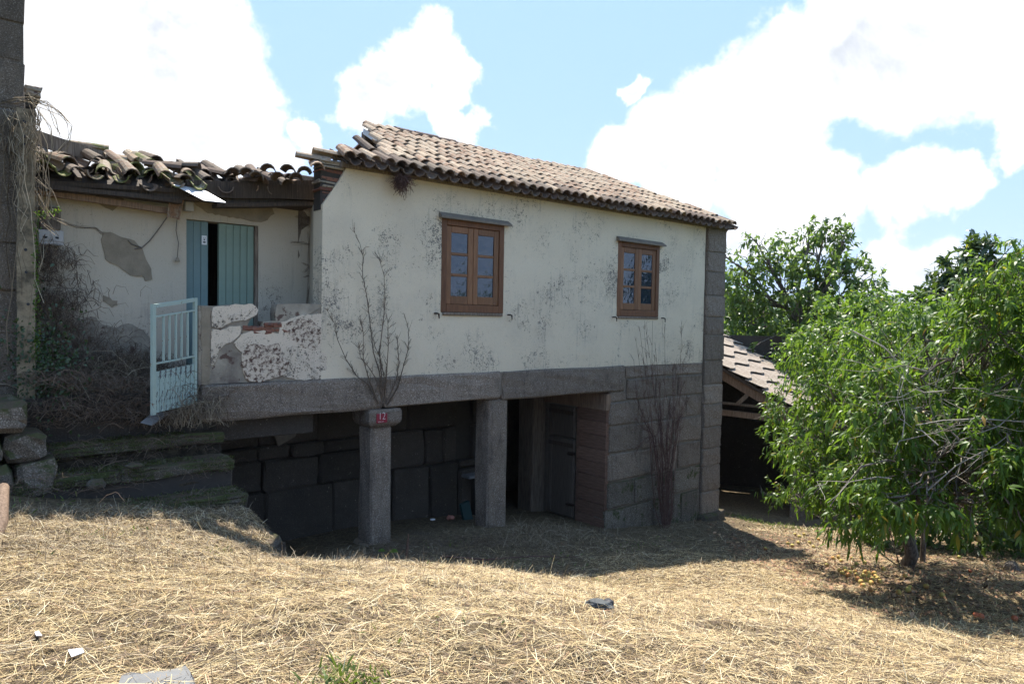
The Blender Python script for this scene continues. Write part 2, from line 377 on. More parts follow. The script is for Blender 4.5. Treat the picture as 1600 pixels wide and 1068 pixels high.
M['gate_paint'] = material('turquoise_metal_paint', lambda N: _paint(N, (.36, .44, .375), .66, (.22, .20, .15), True))
M['gate_peel'] = material('peeling_turquoise_paint', lambda N: _paint(N, (.34, .435, .385), .545, (.09, .085, .095), False, (16, 16, 5)))
M['pane'] = material('old_window_glass', lambda N: (lambda b: (N.put(b.inputs['Base Color'], (.012, .022, .038)), N.put(b.inputs['Roughness'], .04), N.put(b.inputs['Specular IOR Level'], .9), N.put(b.inputs['Normal'], N.bump(N.noise(N.coord(), 4, 3, .5, .6), .35, .03)), b.outputs[0])[-1])(N.new('ShaderNodeBsdfPrincipled')))
M['stain'] = material('reddish_black_stain', lambda N: (lambda m_: bsdf(N, N.mix(m_, (.60, .50, .38), N.mix(N.noise(N.coord(), 30, 4), (.05, .028, .022), (.14, .075, .055))), .95, N.bump(N.noise(N.coord(), 50, 5, .7), .8, .012)))(N.step(N.noise(N.coord(), 17, 8, .8), .46, .58)))
M['concrete'] = material('stained_concrete', lambda N: bsdf(N, N.mix(N.step(N.noise(N.coord(), 5, 6, .7), .4, .65), N.mix(N.noise(N.coord(), 60, 3), (.22, .17, .105), (.34, .27, .175)), (.09, .075, .05)), .95, N.bump(N.noise(N.coord(), 50, 5, .7), .6, .01)))
M['cement'] = material('grey_cement', lambda N: bsdf(N, N.mix(N.noise(N.coord(), 18, 6, .7), (.10, .10, .098), (.22, .22, .215)), .9, N.bump(N.noise(N.coord(), 70, 4, .7), .5, .006)))
M['plastic_grey'] = material('grey_meter_plastic', lambda N: bsdf(N, N.mix(N.noise(N.coord(), 14, 5, .7), (.36, .34, .31), (.55, .53, .49)), .6))
M['ink'] = material('dark_print', lambda N: bsdf(N, (.03, .03, .035), .6))
M['sign_red'] = material('sign_red', lambda N: bsdf(N, N.mix(N.noise(N.coord(), 30, 4), (.20, .018, .03), (.27, .03, .045)), .45))
M['sign_white'] = material('sign_white', lambda N: bsdf(N, (.72, .72, .70), .5))
M['black_metal'] = material('black_iron', lambda N: bsdf(N, N.mix(N.noise(N.coord(), 30, 4), (.02, .018, .017), (.08, .045, .03)), .7))
M['sheet'] = material('pale_sheet_metal', lambda N: bsdf(N, N.mix(N.noise(N.coord(), 12, 5), (.5, .5, .5), (.72, .72, .70)), .5, metal=.2))
M['paper'] = material('white_litter', lambda N: bsdf(N, N.mix(N.noise(N.coord(), 12, 5), (.62, .62, .62), (.8, .8, .8)), .8))
M['teal'] = material('teal_plastic', lambda N: bsdf(N, (.012, .04, .04), .6))
M['pink'] = material('faded_pink_plastic', lambda N: bsdf(N, (.35, .15, .11), .6))
M['shoe'] = material('dark_worn_leather', lambda N: bsdf(N, N.mix(N.noise(N.coord(), 20, 5), (.018, .022, .026), (.09, .10, .10)), .7, N.bump(N.noise(N.coord(), 30, 4), .6, .01)))
M['peach'] = material('peach_skin', lambda N: bsdf(N, N.mix(N.step(N.noise(N.coord(), 9, 3), .4, .65), N.mix(N.rand(), (.55, .40, .11), (.46, .43, .12)), N.mix(N.rand(), (.50, .24, .07), (.42, .16, .06))), .65))
M['ripe'] = material('red_fruit_skin', lambda N: bsdf(N, N.mix(N.noise(N.coord(), 9, 3), (.40, .06, .03), (.48, .20, .08)), .6))
def _bark(N, a, b): p = N.coord('Object', (1, 1, .3)); return bsdf(N, N.mix(N.step(N.noise(p, 22, 6, .7), .35, .65), a, b), .95, N.bump(N.noise(p, 40, 5, .7), .8, .01))
M['bark'] = material('grey_bark', lambda N: _bark(N, (.07, .055, .042), (.20, .17, .135)))
M['dead_twig'] = material('bleached_dead_twig', lambda N: bsdf(N, N.mix(N.rand(), (.19, .165, .135), (.40, .36, .30)), .9))
M['dry_stem'] = material('dry_weed_stem', lambda N: bsdf(N, N.mix(N.rand(), (.085, .06, .042), (.19, .14, .10)), .9))
M['red_stem'] = material('reddish_dry_stem', lambda N: bsdf(N, N.mix(N.rand(), (.075, .04, .032), (.17, .10, .08)), .9))
M['tan_stem'] = material('pale_dry_bramble', lambda N: bsdf(N, N.ramp(N.rand(), [(0, (.09, .065, .04)), (.5, (.22, .17, .11)), (1, (.42, .35, .24))]), .9))
M['cable'] = material('grey_cable', lambda N: bsdf(N, (.14, .12, .10), .7))
def leafmat(name, stops, trans=.35, gloss=.38, spec=.5):
    def b(N):
        c = N.ramp(N.rand(), stops)
        c = N.mix(N.math('MULTIPLY', N.noise(N.pos(), 2.5, 3), .5), c, tuple(v * .6 for v in stops[1][1]))
        g = bsdf(N, c, gloss, None, spec)
        t = N.new('ShaderNodeBsdfTranslucent'); N.put(t.inputs[0], N.mix(.5, c, (.24, .38, .03)))
        m = N.new('ShaderNodeMixShader'); m.inputs[0].default_value = trans
        N.t.links.new(g, m.inputs[1]); N.t.links.new(t.outputs[0], m.inputs[2]); return m.outputs[0]
    return material(name, b)
M['peach_leaf'] = leafmat('peach_leaf', [(0, (.038, .09, .010)), (.45, (.082, .165, .017)), (.9, (.15, .24, .030)), (.965, (.17, .24, .04)), (.985, (.42, .30, .03)), (1, (.45, .22, .04))], .5, .42, .4)
M['walnut_leaf'] = leafmat('walnut_leaf', [(0, (.06, .11, .022)), (.5, (.105, .17, .035)), (1, (.17, .235, .06))], .5)
M['loquat_leaf'] = leafmat('loquat_leaf', [(0, (.022, .048, .016)), (.5, (.04, .075, .026)), (1, (.08, .115, .045))], .25)
M['vine_leaf'] = leafmat('vine_leaf', [(0, (.055, .12, .016)), (.5, (.09, .175, .022)), (.95, (.14, .22, .03)), (1, (.35, .26, .04))], .45, .5)
M['hedge_leaf'] = leafmat('hedge_leaf', [(0, (.035, .075, .014)), (.5, (.065, .12, .024)), (1, (.11, .17, .04))], .42)
M['ivy_leaf'] = leafmat('ivy_leaf', [(0, (.018, .042, .012)), (.5, (.028, .055, .015)), (1, (.05, .085, .025))], .15)
M['grass'] = leafmat('green_grass', [(0, (.07, .12, .02)), (.5, (.13, .18, .035)), (1, (.30, .28, .09))], .3)
M['moss_fuzz'] = leafmat('moss_tuft', [(0, (.03, .04, .01)), (.5, (.06, .075, .018)), (1, (.12, .13, .035))], .2)
def _soil(N):
    p = N.pos(); a = N.noise(p, 1.1, 6, .65); b = N.noise(p, 16, 7, .75, .5)
    c = N.ramp(b, [(.25, (.04, .028, .015)), (.45, (.095, .068, .036)), (.6, (.19, .14, .075)), (.8, (.33, .255, .14))])
    c = N.mix(N.step(a, .56, .72), c, (.10, .075, .05))
    st = N.noise(N.pos((60, 9, 9)), 1.5, 5, .7); c = N.mix(N.math('MULTIPLY', N.step(st, .56, .62), .6), c, (.30, .235, .15))
    st = N.noise(N.pos((8, 55, 9)), 1.5, 5, .7); c = N.mix(N.step(st, .60, .66), c, (.05, .036, .024))
    return bsdf(N, c, .96, N.bump(N.math('ADD', b, st), 1.0, .03))
M['soil'] = material('straw_covered_soil', _soil)
M['field'] = material('far_pasture', lambda N: bsdf(N, N.mix(N.noise(N.pos(), .05, 6, .6), (.04, .07, .02), (.13, .13, .05)), .95))
M['tile_shed'] = material('grey_brown_ribbed_tile', lambda N: bsdf(N, N.mix(N.step(N.noise(N.coord(), 9, 6, .7), .40, .62), N.mix(N.rand(), (.20, .155, .12), (.28, .215, .17)), (.37, .32, .26)), .92, N.bump(N.noise(N.coord(), 40, 4), .5, .01)))
M['straw'] = material('dry_straw', lambda N: (lambda c: (lambda m, t: (N.put(t.inputs[0], c), N.t.links.new(bsdf(N, c, .6, None, .35), m.inputs[1]), N.t.links.new(t.outputs[0], m.inputs[2]), N.put(m.inputs[0], .2), m.outputs[0])[-1])(N.new('ShaderNodeMixShader'), N.new('ShaderNodeBsdfTranslucent')))(
    N.ramp(N.rand(), [(0, (.05, .032, .018)), (.14, (.13, .08, .04)), (.32, (.33, .22, .11)), (.6, (.56, .42, .20)), (.84, (.72, .58, .32)), (.96, (.84, .75, .52)), (1, (.45, .20, .10))])))
M['litter'] = material('brown_leaf_litter', lambda N: bsdf(N, N.ramp(N.rand(), [(0, (.06, .035, .022)), (.5, (.17, .085, .045)), (.85, (.30, .16, .08)), (1, (.45, .30, .18))]), .7))
M['hill'] = material('forested_hill', lambda N: bsdf(N, N.ramp(N.noise(N.pos(), .006, 8, .7), [(.3, (.030, .048, .022)), (.55, (.05, .075, .03)), (.75, (.11, .12, .06))]), .98))
M['plate_sticker'] = M['sign_white']

# ------------------------------------------------------------------ ground, far land, hills
def grid_obj(name, xs, ys, mat, f=G, skip=None):
    X, Y = np.meshgrid(xs, ys); Z = f(X, Y); n, m = X.shape
    i = np.arange(n - 1)[:, None] * m + np.arange(m - 1)[None]
    F = np.stack([i, i + 1, i + m + 1, i + m], -1).reshape(-1, 4)
    if skip is not None:
        cx = ((X[:-1, :-1] + X[1:, 1:]) / 2).ravel(); cy = ((Y[:-1, :-1] + Y[1:, 1:]) / 2).ravel(); F = F[~skip(cx, cy)]
    return obj(name, np.c_[X.ravel(), Y.ravel(), Z.ravel()], F, mat, smooth=True)
g = grid_obj('ground', np.arange(-9, 13.001, .07), np.arange(-2, 24.001, .07), M['soil']); g['kind'] = 'structure'
def far_xy(a, b, n): return np.sign(np.linspace(a, b, n)) * np.abs(np.linspace(a, b, n)) ** 2.2
g = grid_obj('pasture', far_xy(-30, 30, 121), far_xy(-8, 34, 101), M['field'], lambda X, Y: G(X, Y, False) - .08 - .6 * sstep(np.minimum(np.minimum(X + 9, 13 - X), np.minimum(Y + 2, 24 - Y)), .1, 1.5), None); g['kind'] = 'structure'
def hill(name, D, base, amp, x0, x1, seed):
    n = 90; ph = rng.random(6) * 6
    xs = np.linspace(x0, x1, n); prof = base + amp * (np.sin(xs / 700 + ph[0]) * .5 + np.sin(xs / 310 + ph[1]) * .25 + np.sin(xs / 120 + ph[2]) * .08)
    rows = []; K = [0, .15, .35, .6, .8, 1, .9, .6]; dy = [0, 120, 260, 420, 560, 700, 900, 1300]
    for k, d in zip(K, dy): rows.append(np.c_[xs + rng.normal(0, 8, n), np.full(n, D + d) + rng.normal(0, 15, n), -90 + (prof + 90) * k + rng.normal(0, 2.5, n)])
    V = np.concatenate(rows); i = np.arange(len(K) - 1)[:, None] * n + np.arange(n - 1)[None]; F = np.stack([i, i + 1, i + n + 1, i + n], -1).reshape(-1, 4)
    o = obj(name, V, F, M['hill'], smooth=True); o['kind'] = 'structure'; return o
hill('hills', 1900, 82, 26, -3200, 3800, 1)
hill('hills', 2900, 150, 36, -4200, 4800, 2)

# ------------------------------------------------------------------ the old house
house = thing('stone_house', 'old two storey granite house with cream plaster upper floor and clay tile roof', 'house', H(0, 0, -3.3), HA)
def wall_sheet(name, t0, t1, z0, z1, s0, thick, holes, mat, parent, top=None, step=.12, wob=.006, zh=None):
    """upright wall facing the yard with rectangular openings, a slightly uneven face, reveals and a back"""
    ts = sorted(set([t0, t1] + [h[0] for h in holes] + [h[1] for h in holes])); zs = sorted(set([z0, z1] + [h[2] for h in holes] + [h[3] for h in holes]))
    def fillv(a):
        o_ = []
        for p, q in zip(a[:-1], a[1:]):
            k = max(1, int(round((q - p) / step))); o_ += list(np.linspace(p, q, k, endpoint=False))
        return o_ + [a[-1]]
    ts = fillv(ts); zs = fillv(zs); V = []; F = []; nt = len(ts); nz = len(zs)
    edge = set([t0, t1] + [h[0] for h in holes] + [h[1] for h in holes])
    for z in zs:
        for t in ts:
            zb_ = z0 if zh is None else zh; zz = z if top is None or z < zb_ else zb_ + (z - zb_) * (top(t) - zb_) / (z1 - zb_)
            V.append((t, s0 - wob * 2 * float(vn(t + 3.3, z * 1.1, 1.7)) - wob * float(vn(t, z, 6)), zz))
    nb = len(V); V += [(v[0], s0 + thick, v[2]) for v in V]
    solid = lambda i, j: 0 <= i < nt - 1 and 0 <= j < nz - 1 and not any(h[0] - 1e-6 < (ts[i] + ts[i + 1]) / 2 < h[1] and h[2] < (zs[j] + zs[j + 1]) / 2 < h[3] for h in holes)
    for j in range(nz - 1):
        for i in range(nt - 1):
            if not solid(i, j): continue
            a = j * nt + i; F.append((a, a + 1, a + nt + 1, a + nt)); F.append((a + nb + nt, a + nb + nt + 1, a + nb + 1, a + nb))
            for di, dj, e in ((-1, 0, (a + nt, a)), (1, 0, (a + 1, a + nt + 1)), (0, -1, (a, a + 1)), (0, 1, (a + nt + 1, a + nt))):
                if not solid(i + di, j + dj): F.append((e[1], e[0], e[0] + nb, e[1] + nb))
    return obj(name, Hn(V), F, mat, parent)
W1 = (1.13, 2.325, .075, 1.49); W2 = (5.10, 6.31, .075, 1.48)
wall_sheet('plaster_wall', -.79, 7.86, -.87, 2.06, 0, .28, [W1, W2], M['plaster'], house, top=lambda t: 2.04 if t > -.45 else 1.46 + (t + .79) / .34 * .50)
# ragged brick corner left of the plaster, under the roof
for r in range(12):
    z = 1.44 + r * .052; x0 = -.80 + rnd.uniform(-.02, .02); x1 = -.46 + rnd.uniform(-.03, .0)
    MB().add(*stone((x0 + rnd.uniform(-.03, .04), .03 + rnd.uniform(-.05, .03), z), (x1, .27, z + .045 + rnd.uniform(-.008, .004)), .012, .012)).obj('brick', M['brick'] if r < 5 or r in (7, 9) else M['render'], house)
MB().add(*stone((-.8, .05, 1.40), (-.47, .26, 2.03), .0, .0)).obj('corner_mortar', M['soot'], house)
# granite lintels carrying the upper floor
for a, b, z0, z1 in ((-2.31, .14, -1.31, -.865), (.16, 2.30, -1.305, -.86), (2.325, 5.34, -1.335, -.862)):
    MB().add(*stone((a, -.045, z0), (b, .33, z1), .03, .012, 3)).obj('lintel_stone', M['granite'], house)
MB().add(*hbox((.12, -.01, -1.25), (.18, .3, -.87))).add(*hbox((2.28, -.01, -1.25), (2.345, .3, -.87))).obj('lintel_mortar', M['mortar'], house)
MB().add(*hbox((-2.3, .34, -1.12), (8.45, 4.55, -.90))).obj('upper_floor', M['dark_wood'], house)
# pillars
def pillar(t0, t1, z0, top, cap):
    b = stone((t0, 0.0, z0), (t1, .37, top), .03, .010, 3)
    p = MB().add(*b).obj('pillar', M['granite'], house)
    if cap:
        bm = bmesh.new(); c = (t0 + t1) / 2 + .01
        sec = [(top + .005, .19, -.02, .38), (top + .05, .24, -.07, .40), (top + .10, .262, -.085, .41), (top + .225, .262, -.085, .41), (top + .26, .245, -.07, .40)]
        V = []
        for z, hw, s0, s1 in sec: V += [(c - hw, s0, z), (c + hw, s0, z), (c + hw, s1, z), (c - hw, s1, z)]
        F = [(3, 2, 1, 0), tuple(range(len(V) - 4, len(V)))]
        for k in range(len(sec) - 1):
            for j in range(4): F.append((k * 4 + j, k * 4 + (j + 1) % 4, k * 4 + 4 + (j + 1) % 4, k * 4 + 4 + j))
        obj('capital', Hn(V), F, M['granite'], p); bm.free()
    return p
pillar(-.03, .31, -3.75, -1.58, True)
pillar(2.09, 2.49, -3.9, -1.315, False)
# ashlar pier right of the openings, stones in uneven courses with pale joints
PIER = [(-.865, -1.10, [(5.36, 5.95), (5.97, 6.9), (6.92, 7.87)]), (-1.12, -1.52, [(5.42, 6.28), (6.31, 7.0), (7.02, 7.87)]), (-1.54, -1.98, [(4.95, 5.75), (5.78, 6.75), (6.78, 7.3), (7.32, 7.87)]),
        (-2.0, -2.50, [(4.96, 5.86), (5.90, 6.85), (6.88, 7.87)]), (-2.53, -3.04, [(4.95, 6.22), (6.26, 7.05), (7.07, 7.87)]), (-3.06, -3.55, [(4.94, 5.7), (5.73, 6.9), (6.93, 7.87)]), (-3.57, -4.9, [(4.90, 6.3), (6.33, 7.2), (7.22, 7.87)])]
MB().add(*stone((4.98, .02, -4.9), (7.9, .5, -.87), 0, 0)).add(*hbox((5.0, .5, -4.9), (5.4, 2.3, -1.3))).obj('pier_core', M['mortar'], house)
for z1, z0, row in PIER:
    for a, b in row: MB().add(*stone((a + .008, -.008 + rnd.uniform(-.012, .008), z0 + .008), (b - .008, .3, z1 - .008), .018, .012, 2)).obj('ashlar_stone', M['granite_base' if z1 < -3.0 else 'granite'], house)
MB().add(*stone((4.95, .0, -1.53), (5.40, .3, -1.345), .015, .006)).obj('ashlar_stone', M['granite'], house)
# corner quoins full height
z = 2.0; k = 0
while z > -4.5:
    hgt = [.52, .42, .50, .46, .38, .55][k % 6]; z0 = max(z - hgt, -4.9)
    MB().add(*stone((7.885, -.055, z0 + .008), (8.56 + rnd.uniform(-.02, .012), .42, z - .006), .018, .011, 2)).obj('quoin_stone', M['granite'], house); z = z0; k += 1
MB().add(*hbox((7.90, -.035, -4.8), (8.53, .40, 1.99))).obj('quoin_mortar', M['mortar'], house)
MB().add(*stone((7.80, -.18, -4.9), (8.66, .45, -4.13), .05, .02, 1)).obj('foundation_stone', M['granite_moss'], house)
# other outer walls: right end, back, left end
for nm, a, b in (('end_wall', (8.06, .43, -5.2), (8.5, 4.6, 2.0)), ('rear_wall', (-.6, 4.61, -5.2), (8.5, 4.95, 2.0)), ('end_wall', (-.74, .92, -.9), (-.46, 4.6, 2.0))):
    MB().add(*stone(a, b, .01, .0)).obj(nm, M['granite'], house)
# side of the porch recess
Vs = [(-.79, .281, -.9), (-.555, .92, -.9), (-.555, .92, 1.5), (-.79, .281, 1.5), (-.70, .281, -.9), (-.47, .92, -.9), (-.47, .92, 1.5), (-.70, .281, 1.5)]
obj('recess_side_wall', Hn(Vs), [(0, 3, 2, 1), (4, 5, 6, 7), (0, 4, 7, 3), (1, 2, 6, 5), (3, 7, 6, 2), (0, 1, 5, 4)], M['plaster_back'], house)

# windows
def window(w, skew):
    t0, t1, z0, z1 = w; fr = MB(); f = .085
    def bar(mb, a, b, c, d, s0, s1): mb.add(*stone((a, s0, c), (b, s1, d), .008, .0015))
    bar(fr, t0 - .01, t0 + f, z0, z1, -.012, .09); bar(fr, t1 - f, t1 + .01, z0, z1, -.012, .09)
    bar(fr, t0 + f, t1 - f, z1 - .10, z1, -.010, .09); bar(fr, t0 + f, t1 - f, z0, z0 + .12, -.010, .09)
    wd = fr.obj('window', M['window_wood'], house)
    mid = (t0 + t1) / 2
    for a, b in ((t0 + f + .003, mid - .003), (mid + .003, t1 - f - .003)):
        c = MB(); lo, hi = z0 + .122, z1 - .103; sx = .095
        bar(c, a, a + sx, lo, hi, .012, .055); bar(c, b - sx, b, lo, hi, .010, .055)
        bar(c, a + sx, b - sx, hi - .10, hi, .013, .055); bar(c, a + sx, b - sx, lo, lo + .13, .013, .055)
        ph = (hi - .10 - lo - .13) / 3
        for k in (1, 2): bar(c, a + sx, b - sx, lo + .13 + ph * k - .022, lo + .13 + ph * k + .022, .016, .05)
        c.obj('casement', M['window_sash'], wd)
        for k in range(3):
            za = lo + .13 + ph * k; V = Hn([(a + sx - .01, .030 + rnd.uniform(-.003, .003), za), (b - sx + .01, .030 + rnd.uniform(-.003, .003), za), (b - sx + .01, .030 + rnd.uniform(-.004, .004), za + ph), (a + sx - .01, .030 + rnd.uniform(-.003, .003), za + ph),
                                                              (a + sx - .01, .037, za), (b - sx + .01, .037, za), (b - sx + .01, .037, za + ph), (a + sx - .01, .037, za + ph)])
            obj('pane', V, [(0, 1, 2, 3), (7, 6, 5, 4), (0, 4, 5, 1), (1, 5, 6, 2), (2, 6, 7, 3), (3, 7, 4, 0)], M['pane'], wd)
    MB().add(*stone((t0 + .02, -.03, z0 - .045), (t1 - .01, .06, z0 - .002), .008, .003)).obj('sill', M['old_wood'], wd)
    # sloping cement drip ledge over the window
    V = [(t0 - .06, -.002, z1 + .085), (t1 + .09, -.002, z1 + .075), (t1 + .10, -.10, z1 + .01), (t0 - .08, -.10, z1 + .015), (t0 - .08, -.10, z1 - .012), (t1 + .10, -.10, z1 - .015), (t1 + .09, .02, z1 - .004), (t0 - .06, .02, z1 - .004)]
    obj('drip_ledge', Hn(V), [(0, 3, 2, 1), (3, 4, 5, 2), (4, 7, 6, 5), (0, 7, 4, 3), (1, 2, 5, 6)], M['mortar'], wd)
    for tt in (t0 - .12, t1 + .11):
        P = [H(tt, .01, z0 - .02), H(tt, -.07, z0 - .02), H(tt + .03, -.075, z0 - .03), H(tt + .035, -.075, z0 - .10)]
        V, F = tubes([(P, [.012, .013, .016, .010])]); obj('shutter_hook', V, F, M['black_metal'], wd)
window(W1, 0); window(W2, 0)
MB().add(*hbox((-.4, .7, -.85), (8.0, .74, 2.0))).obj('inner_partition', M['dark_wood'], house)

# porch: parapet, back wall, door
def hp_poly(pix, s): return [hs(x, y, s) for x, y in pix]
par = hp_poly([(311, 477), (340, 478), (362, 476), (395, 475), (404, 483), (402, 492), (392, 499), (385, 512), (411, 511), (412, 502), (432, 501), (431, 489), (434, 475), (470, 474), (512, 475)], 0.0)
par = [(-2.345, -.86)] + par + [(-.72, .15), (-.72, -.86)]
V, F = prism(par[::-1], .02, .20); parapet = obj('parapet', V, F, M['render'], house)
def chips(nm, pix, mat, parent, s=0.0, th=.016, rag=.010):
    P = hp_poly(pix, s); Q = []
    for (a, b), (c, d) in zip(P, P[1:] + P[:1]):
        n = max(2, int(math.hypot(c - a, d - b) / .045))
        for k in range(n):
            f = k / n; j = rag if 0 < k else rag * .3; Q.append((a + (c - a) * f + rnd.uniform(-j, j), b + (d - b) * f + rnd.uniform(-j, j)))
    V, F = prism(Q[::-1], s - th + .02, s + .0205); return obj(nm, V, F, mat, parent)
chips('plaster_patch', [(333, 480), (362, 476), (395, 475), (404, 484), (401, 491), (384, 500), (366, 502), (352, 508), (342, 513), (331, 511)], M['plaster_worn'], parapet)
chips('plaster_patch', [(331, 514), (345, 516), (360, 510), (376, 509), (376, 521), (366, 531), (352, 537), (342, 548), (335, 570), (329, 568)], M['plaster_worn'], parapet)
chips('plaster_patch', [(378, 522), (392, 517), (412, 516), (436, 521), (441, 503), (455, 497), (470, 492), (509, 490), (510, 540), (511, 591), (470, 593), (445, 588), (430, 575), (424, 552), (400, 548), (388, 560), (372, 545), (366, 536)], M['plaster_worn'], parapet)
chips('stained_patch', [(380, 545), (395, 536), (415, 540), (436, 536), (440, 556), (452, 566), (446, 584), (428, 590), (405, 597), (385, 592), (377, 570)], M['stain'], parapet, th=.019)
chips('stained_patch', [(446, 506), (462, 498), (486, 500), (503, 512), (500, 535), (488, 548), (470, 540), (456, 530), (448, 518)], M['stain'], parapet, th=.0185)
chips('stained_patch', [(315, 478), (329, 480), (329, 514), (328, 600), (316, 601)], M['render_tan'], parapet, th=.008)
for x0, y0, n in ((379, 509, 3), (412, 505, 2), (414, 512, 3), (396, 515, 2)):
    for k in range(n):
        t, z = hs(x0 + k * 14, y0, 0); MB().add(*stone((t, .0, z - .055), (t + .125, .19, z + rnd.uniform(-.01, .008)), .014, .013)).obj('brick', M['brick'], parapet)
porch_holes = [(-2.235, -1.30, -.98, 1.21)]
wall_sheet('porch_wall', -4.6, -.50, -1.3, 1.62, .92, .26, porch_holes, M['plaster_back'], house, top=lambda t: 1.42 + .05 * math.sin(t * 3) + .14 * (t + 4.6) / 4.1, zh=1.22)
wall_under = [(-4.6, -1.28), (-2.3, -1.28), (-.5, -1.28)]
chips('bare_patch', [(160, 362), (172, 362), (192, 371), (210, 376), (222, 388), (228, 405), (236, 420), (238, 437), (226, 439), (222, 431), (204, 430), (192, 421), (180, 413), (165, 405), (162, 390), (158, 374)], M['render_tan'], house, .92, .012 + .02 - .0)
chips('bare_patch', [(161, 461), (168, 464), (175, 469), (183, 470), (183, 477), (175, 480), (168, 474), (161, 470)], M['render_tan'], house, .92, .034)
chips('bare_patch', [(300, 313), (330, 318), (370, 322), (425, 325), (428, 334), (417, 344), (408, 347), (370, 341), (325, 333), (308, 322)], M['render_tan'], house, .92, .036)
chips('bare_patch', [(150, 305), (195, 306), (192, 318), (176, 330), (165, 325), (150, 316)], M['render_tan'], house, .92, .033)
chips('bare_patch', [(120, 500), (150, 495), (160, 507), (178, 512), (200, 506), (225, 515), (236, 530), (238, 590), (120, 590), (100, 540)], M['render'], house, .92, .033, .02)
# crack lines and dead creeper traces on the porch wall
def on_wall(pix, s, r0=.004): return [np.array(H(*((lambda q: (q[0], s, q[1]))(hs(x, y, s))))) for x, y in pix]
trace = []
for pts in ([(100, 349), (120, 354), (150, 357), (160, 366)], [(478, 490), (483, 440), (484, 400), (483, 360)], [(470, 350), (484, 352), (497, 350)], [(455, 378), (475, 380), (490, 384)], [(472, 410), (484, 416), (494, 410)], [(462, 338), (484, 345), (500, 343)], [(476, 432), (484, 430)], [(440, 320), (484, 330), (499, 332)], [(476, 425), (484, 418), (488, 420)]):
    for _ in range(7): P = on_wall(pts, .905); P = [p + rng.normal(0, .014, 3) for p in P]; trace.append((P, .0014))
V, F = tubes(trace, 3); obj('creeper_traces', V, F, M['dry_stem'], house)['kind'] = 'stuff'
# door leaves with planks, frame, dark room behind
def leaf(t0, t1, n, mat, sdep, zb, zt):
    d = MB().add(*hbox((t0, sdep + .035, zb), (t1, sdep + .055, zt))).obj('door_leaf', mat, house); wv_ = (t1 - t0) / n
    for k in range(n): MB().add(*stone((t0 + wv_ * k + .0025, sdep, zb), (t0 + wv_ * (k + 1) - .0025, sdep + .036, zt), .004, .001)).obj('plank', mat, d)
    return d
leaf(-2.228, -1.945, 3, M['door_blue'], .985, -.97, 1.205)
leaf(-1.815, -1.345, 5, M['door_green'], .965, -.97, 1.200)
MB().add(*stone((-1.345, .925, -.97), (-1.302, 1.05, 1.205), .005, .001)).obj('door_jamb', M['old_wood'], house)
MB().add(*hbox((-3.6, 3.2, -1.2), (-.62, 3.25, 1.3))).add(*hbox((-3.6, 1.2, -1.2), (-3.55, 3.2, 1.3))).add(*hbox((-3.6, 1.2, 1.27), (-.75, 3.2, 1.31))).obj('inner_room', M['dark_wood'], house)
MB().add(*stone((-5.2, .205, -1.6), (-.8, 3.2, -.95), .01, 0)).obj('porch_floor', M['granite_in'], house)
sk = MB().add(*hs and stone((-2.03, .975, .90), (-1.965, .983, 1.02), .002, 0)).obj('door_sticker', M['sign_white'], house)
b_ = MB()
for (dx, dz, w_, h_) in ((.0, -.022, .030, .020), (.0, .012, .018, .018), (-.008, .035, .006, .010), (.010, .035, .006, .010)): b_.add(*hbox((-1.998 + dx - w_ / 2, .9725, .955 + dz - h_ / 2), (-1.998 + dx + w_ / 2, .9745, .955 + dz + h_ / 2)))
b_.obj('sticker_print', M['ink'], sk)
# timbers under the porch roof
def beam(nm, a, b, w, h, mat, parent=house, jit=.01, cuts=2):
    a = np.array(H(*a)); b = np.array(H(*b)); return wbeam(nm, a, b, w, h, mat, parent, jit, cuts)
def wbeam(nm, a, b, w, h, mat, parent, jit=.01, cuts=2, ref=None):
    a = np.asarray(a, float); b = np.asarray(b, float); d = b - a; L = np.linalg.norm(d); d /= L; sx = np.cross(d, [0, 0, 1.0] if abs(d[2]) < .95 else (ref if ref is not None else [0, 1.0, 0])); sx /= np.linalg.norm(sx); up = np.cross(sx, d)
    V = []; F = []; n = cuts + 2
    for k in range(n):
        c = a + d * L * k / (n - 1) + sx * rnd.uniform(-jit, jit) + up * rnd.uniform(-jit, jit)
        for p, q in ((-1, -1), (1, -1), (1, 1), (-1, 1)): V.append(c + sx * p * w / 2 * rnd.uniform(.92, 1.05) + up * q * h / 2 * rnd.uniform(.92, 1.05))
    F = [(3, 2, 1, 0), tuple(range(4 * n - 4, 4 * n))]
    for k in range(n - 1):
        for j in range(4): F.append((k * 4 + j, k * 4 + (j + 1) % 4, k * 4 + 4 + (j + 1) % 4, k * 4 + 4 + j))
    return obj(nm, V, F, mat, parent)
beam('eave_beam', (-4.25, .66, 1.39), (-2.3, .62, 1.47), .14, .12, M['dark_wood']); beam('eave_beam', (-2.35, .64, 1.50), (-.62, .62, 1.60), .16, .20, M['dark_wood'])
beam('eave_beam', (-3.95, .72, 1.33), (-2.5, .74, 1.27), .08, .07, M['brown_wood']); beam('eave_beam', (-1.9, .55, 1.62), (-.55, .5, 1.80), .10, .14, M['dark_wood'])
for t in (-4.0, -3.5, -3.0, -2.55, -2.1, -1.7, -1.3, -.95): beam('roof_batten', (t, .55, 1.44 + (t + 4) * .08), (t + rnd.uniform(-.08, .08), 1.7, 2.0 + (t + 4) * .05), .07, .06, M['dark_wood'], cuts=1)
beam('eave_beam', (-2.35, .52, 1.53), (-.66, .50, 1.69), .10, .20, M['dark_wood']); beam('sagging_board', (-2.0, .56, 1.37), (-.62, .54, 1.53), .22, .05, M['dark_wood']); beam('sagging_board', (-4.1, .58, 1.36), (-2.4, .60, 1.38), .20, .05, M['dark_wood'])
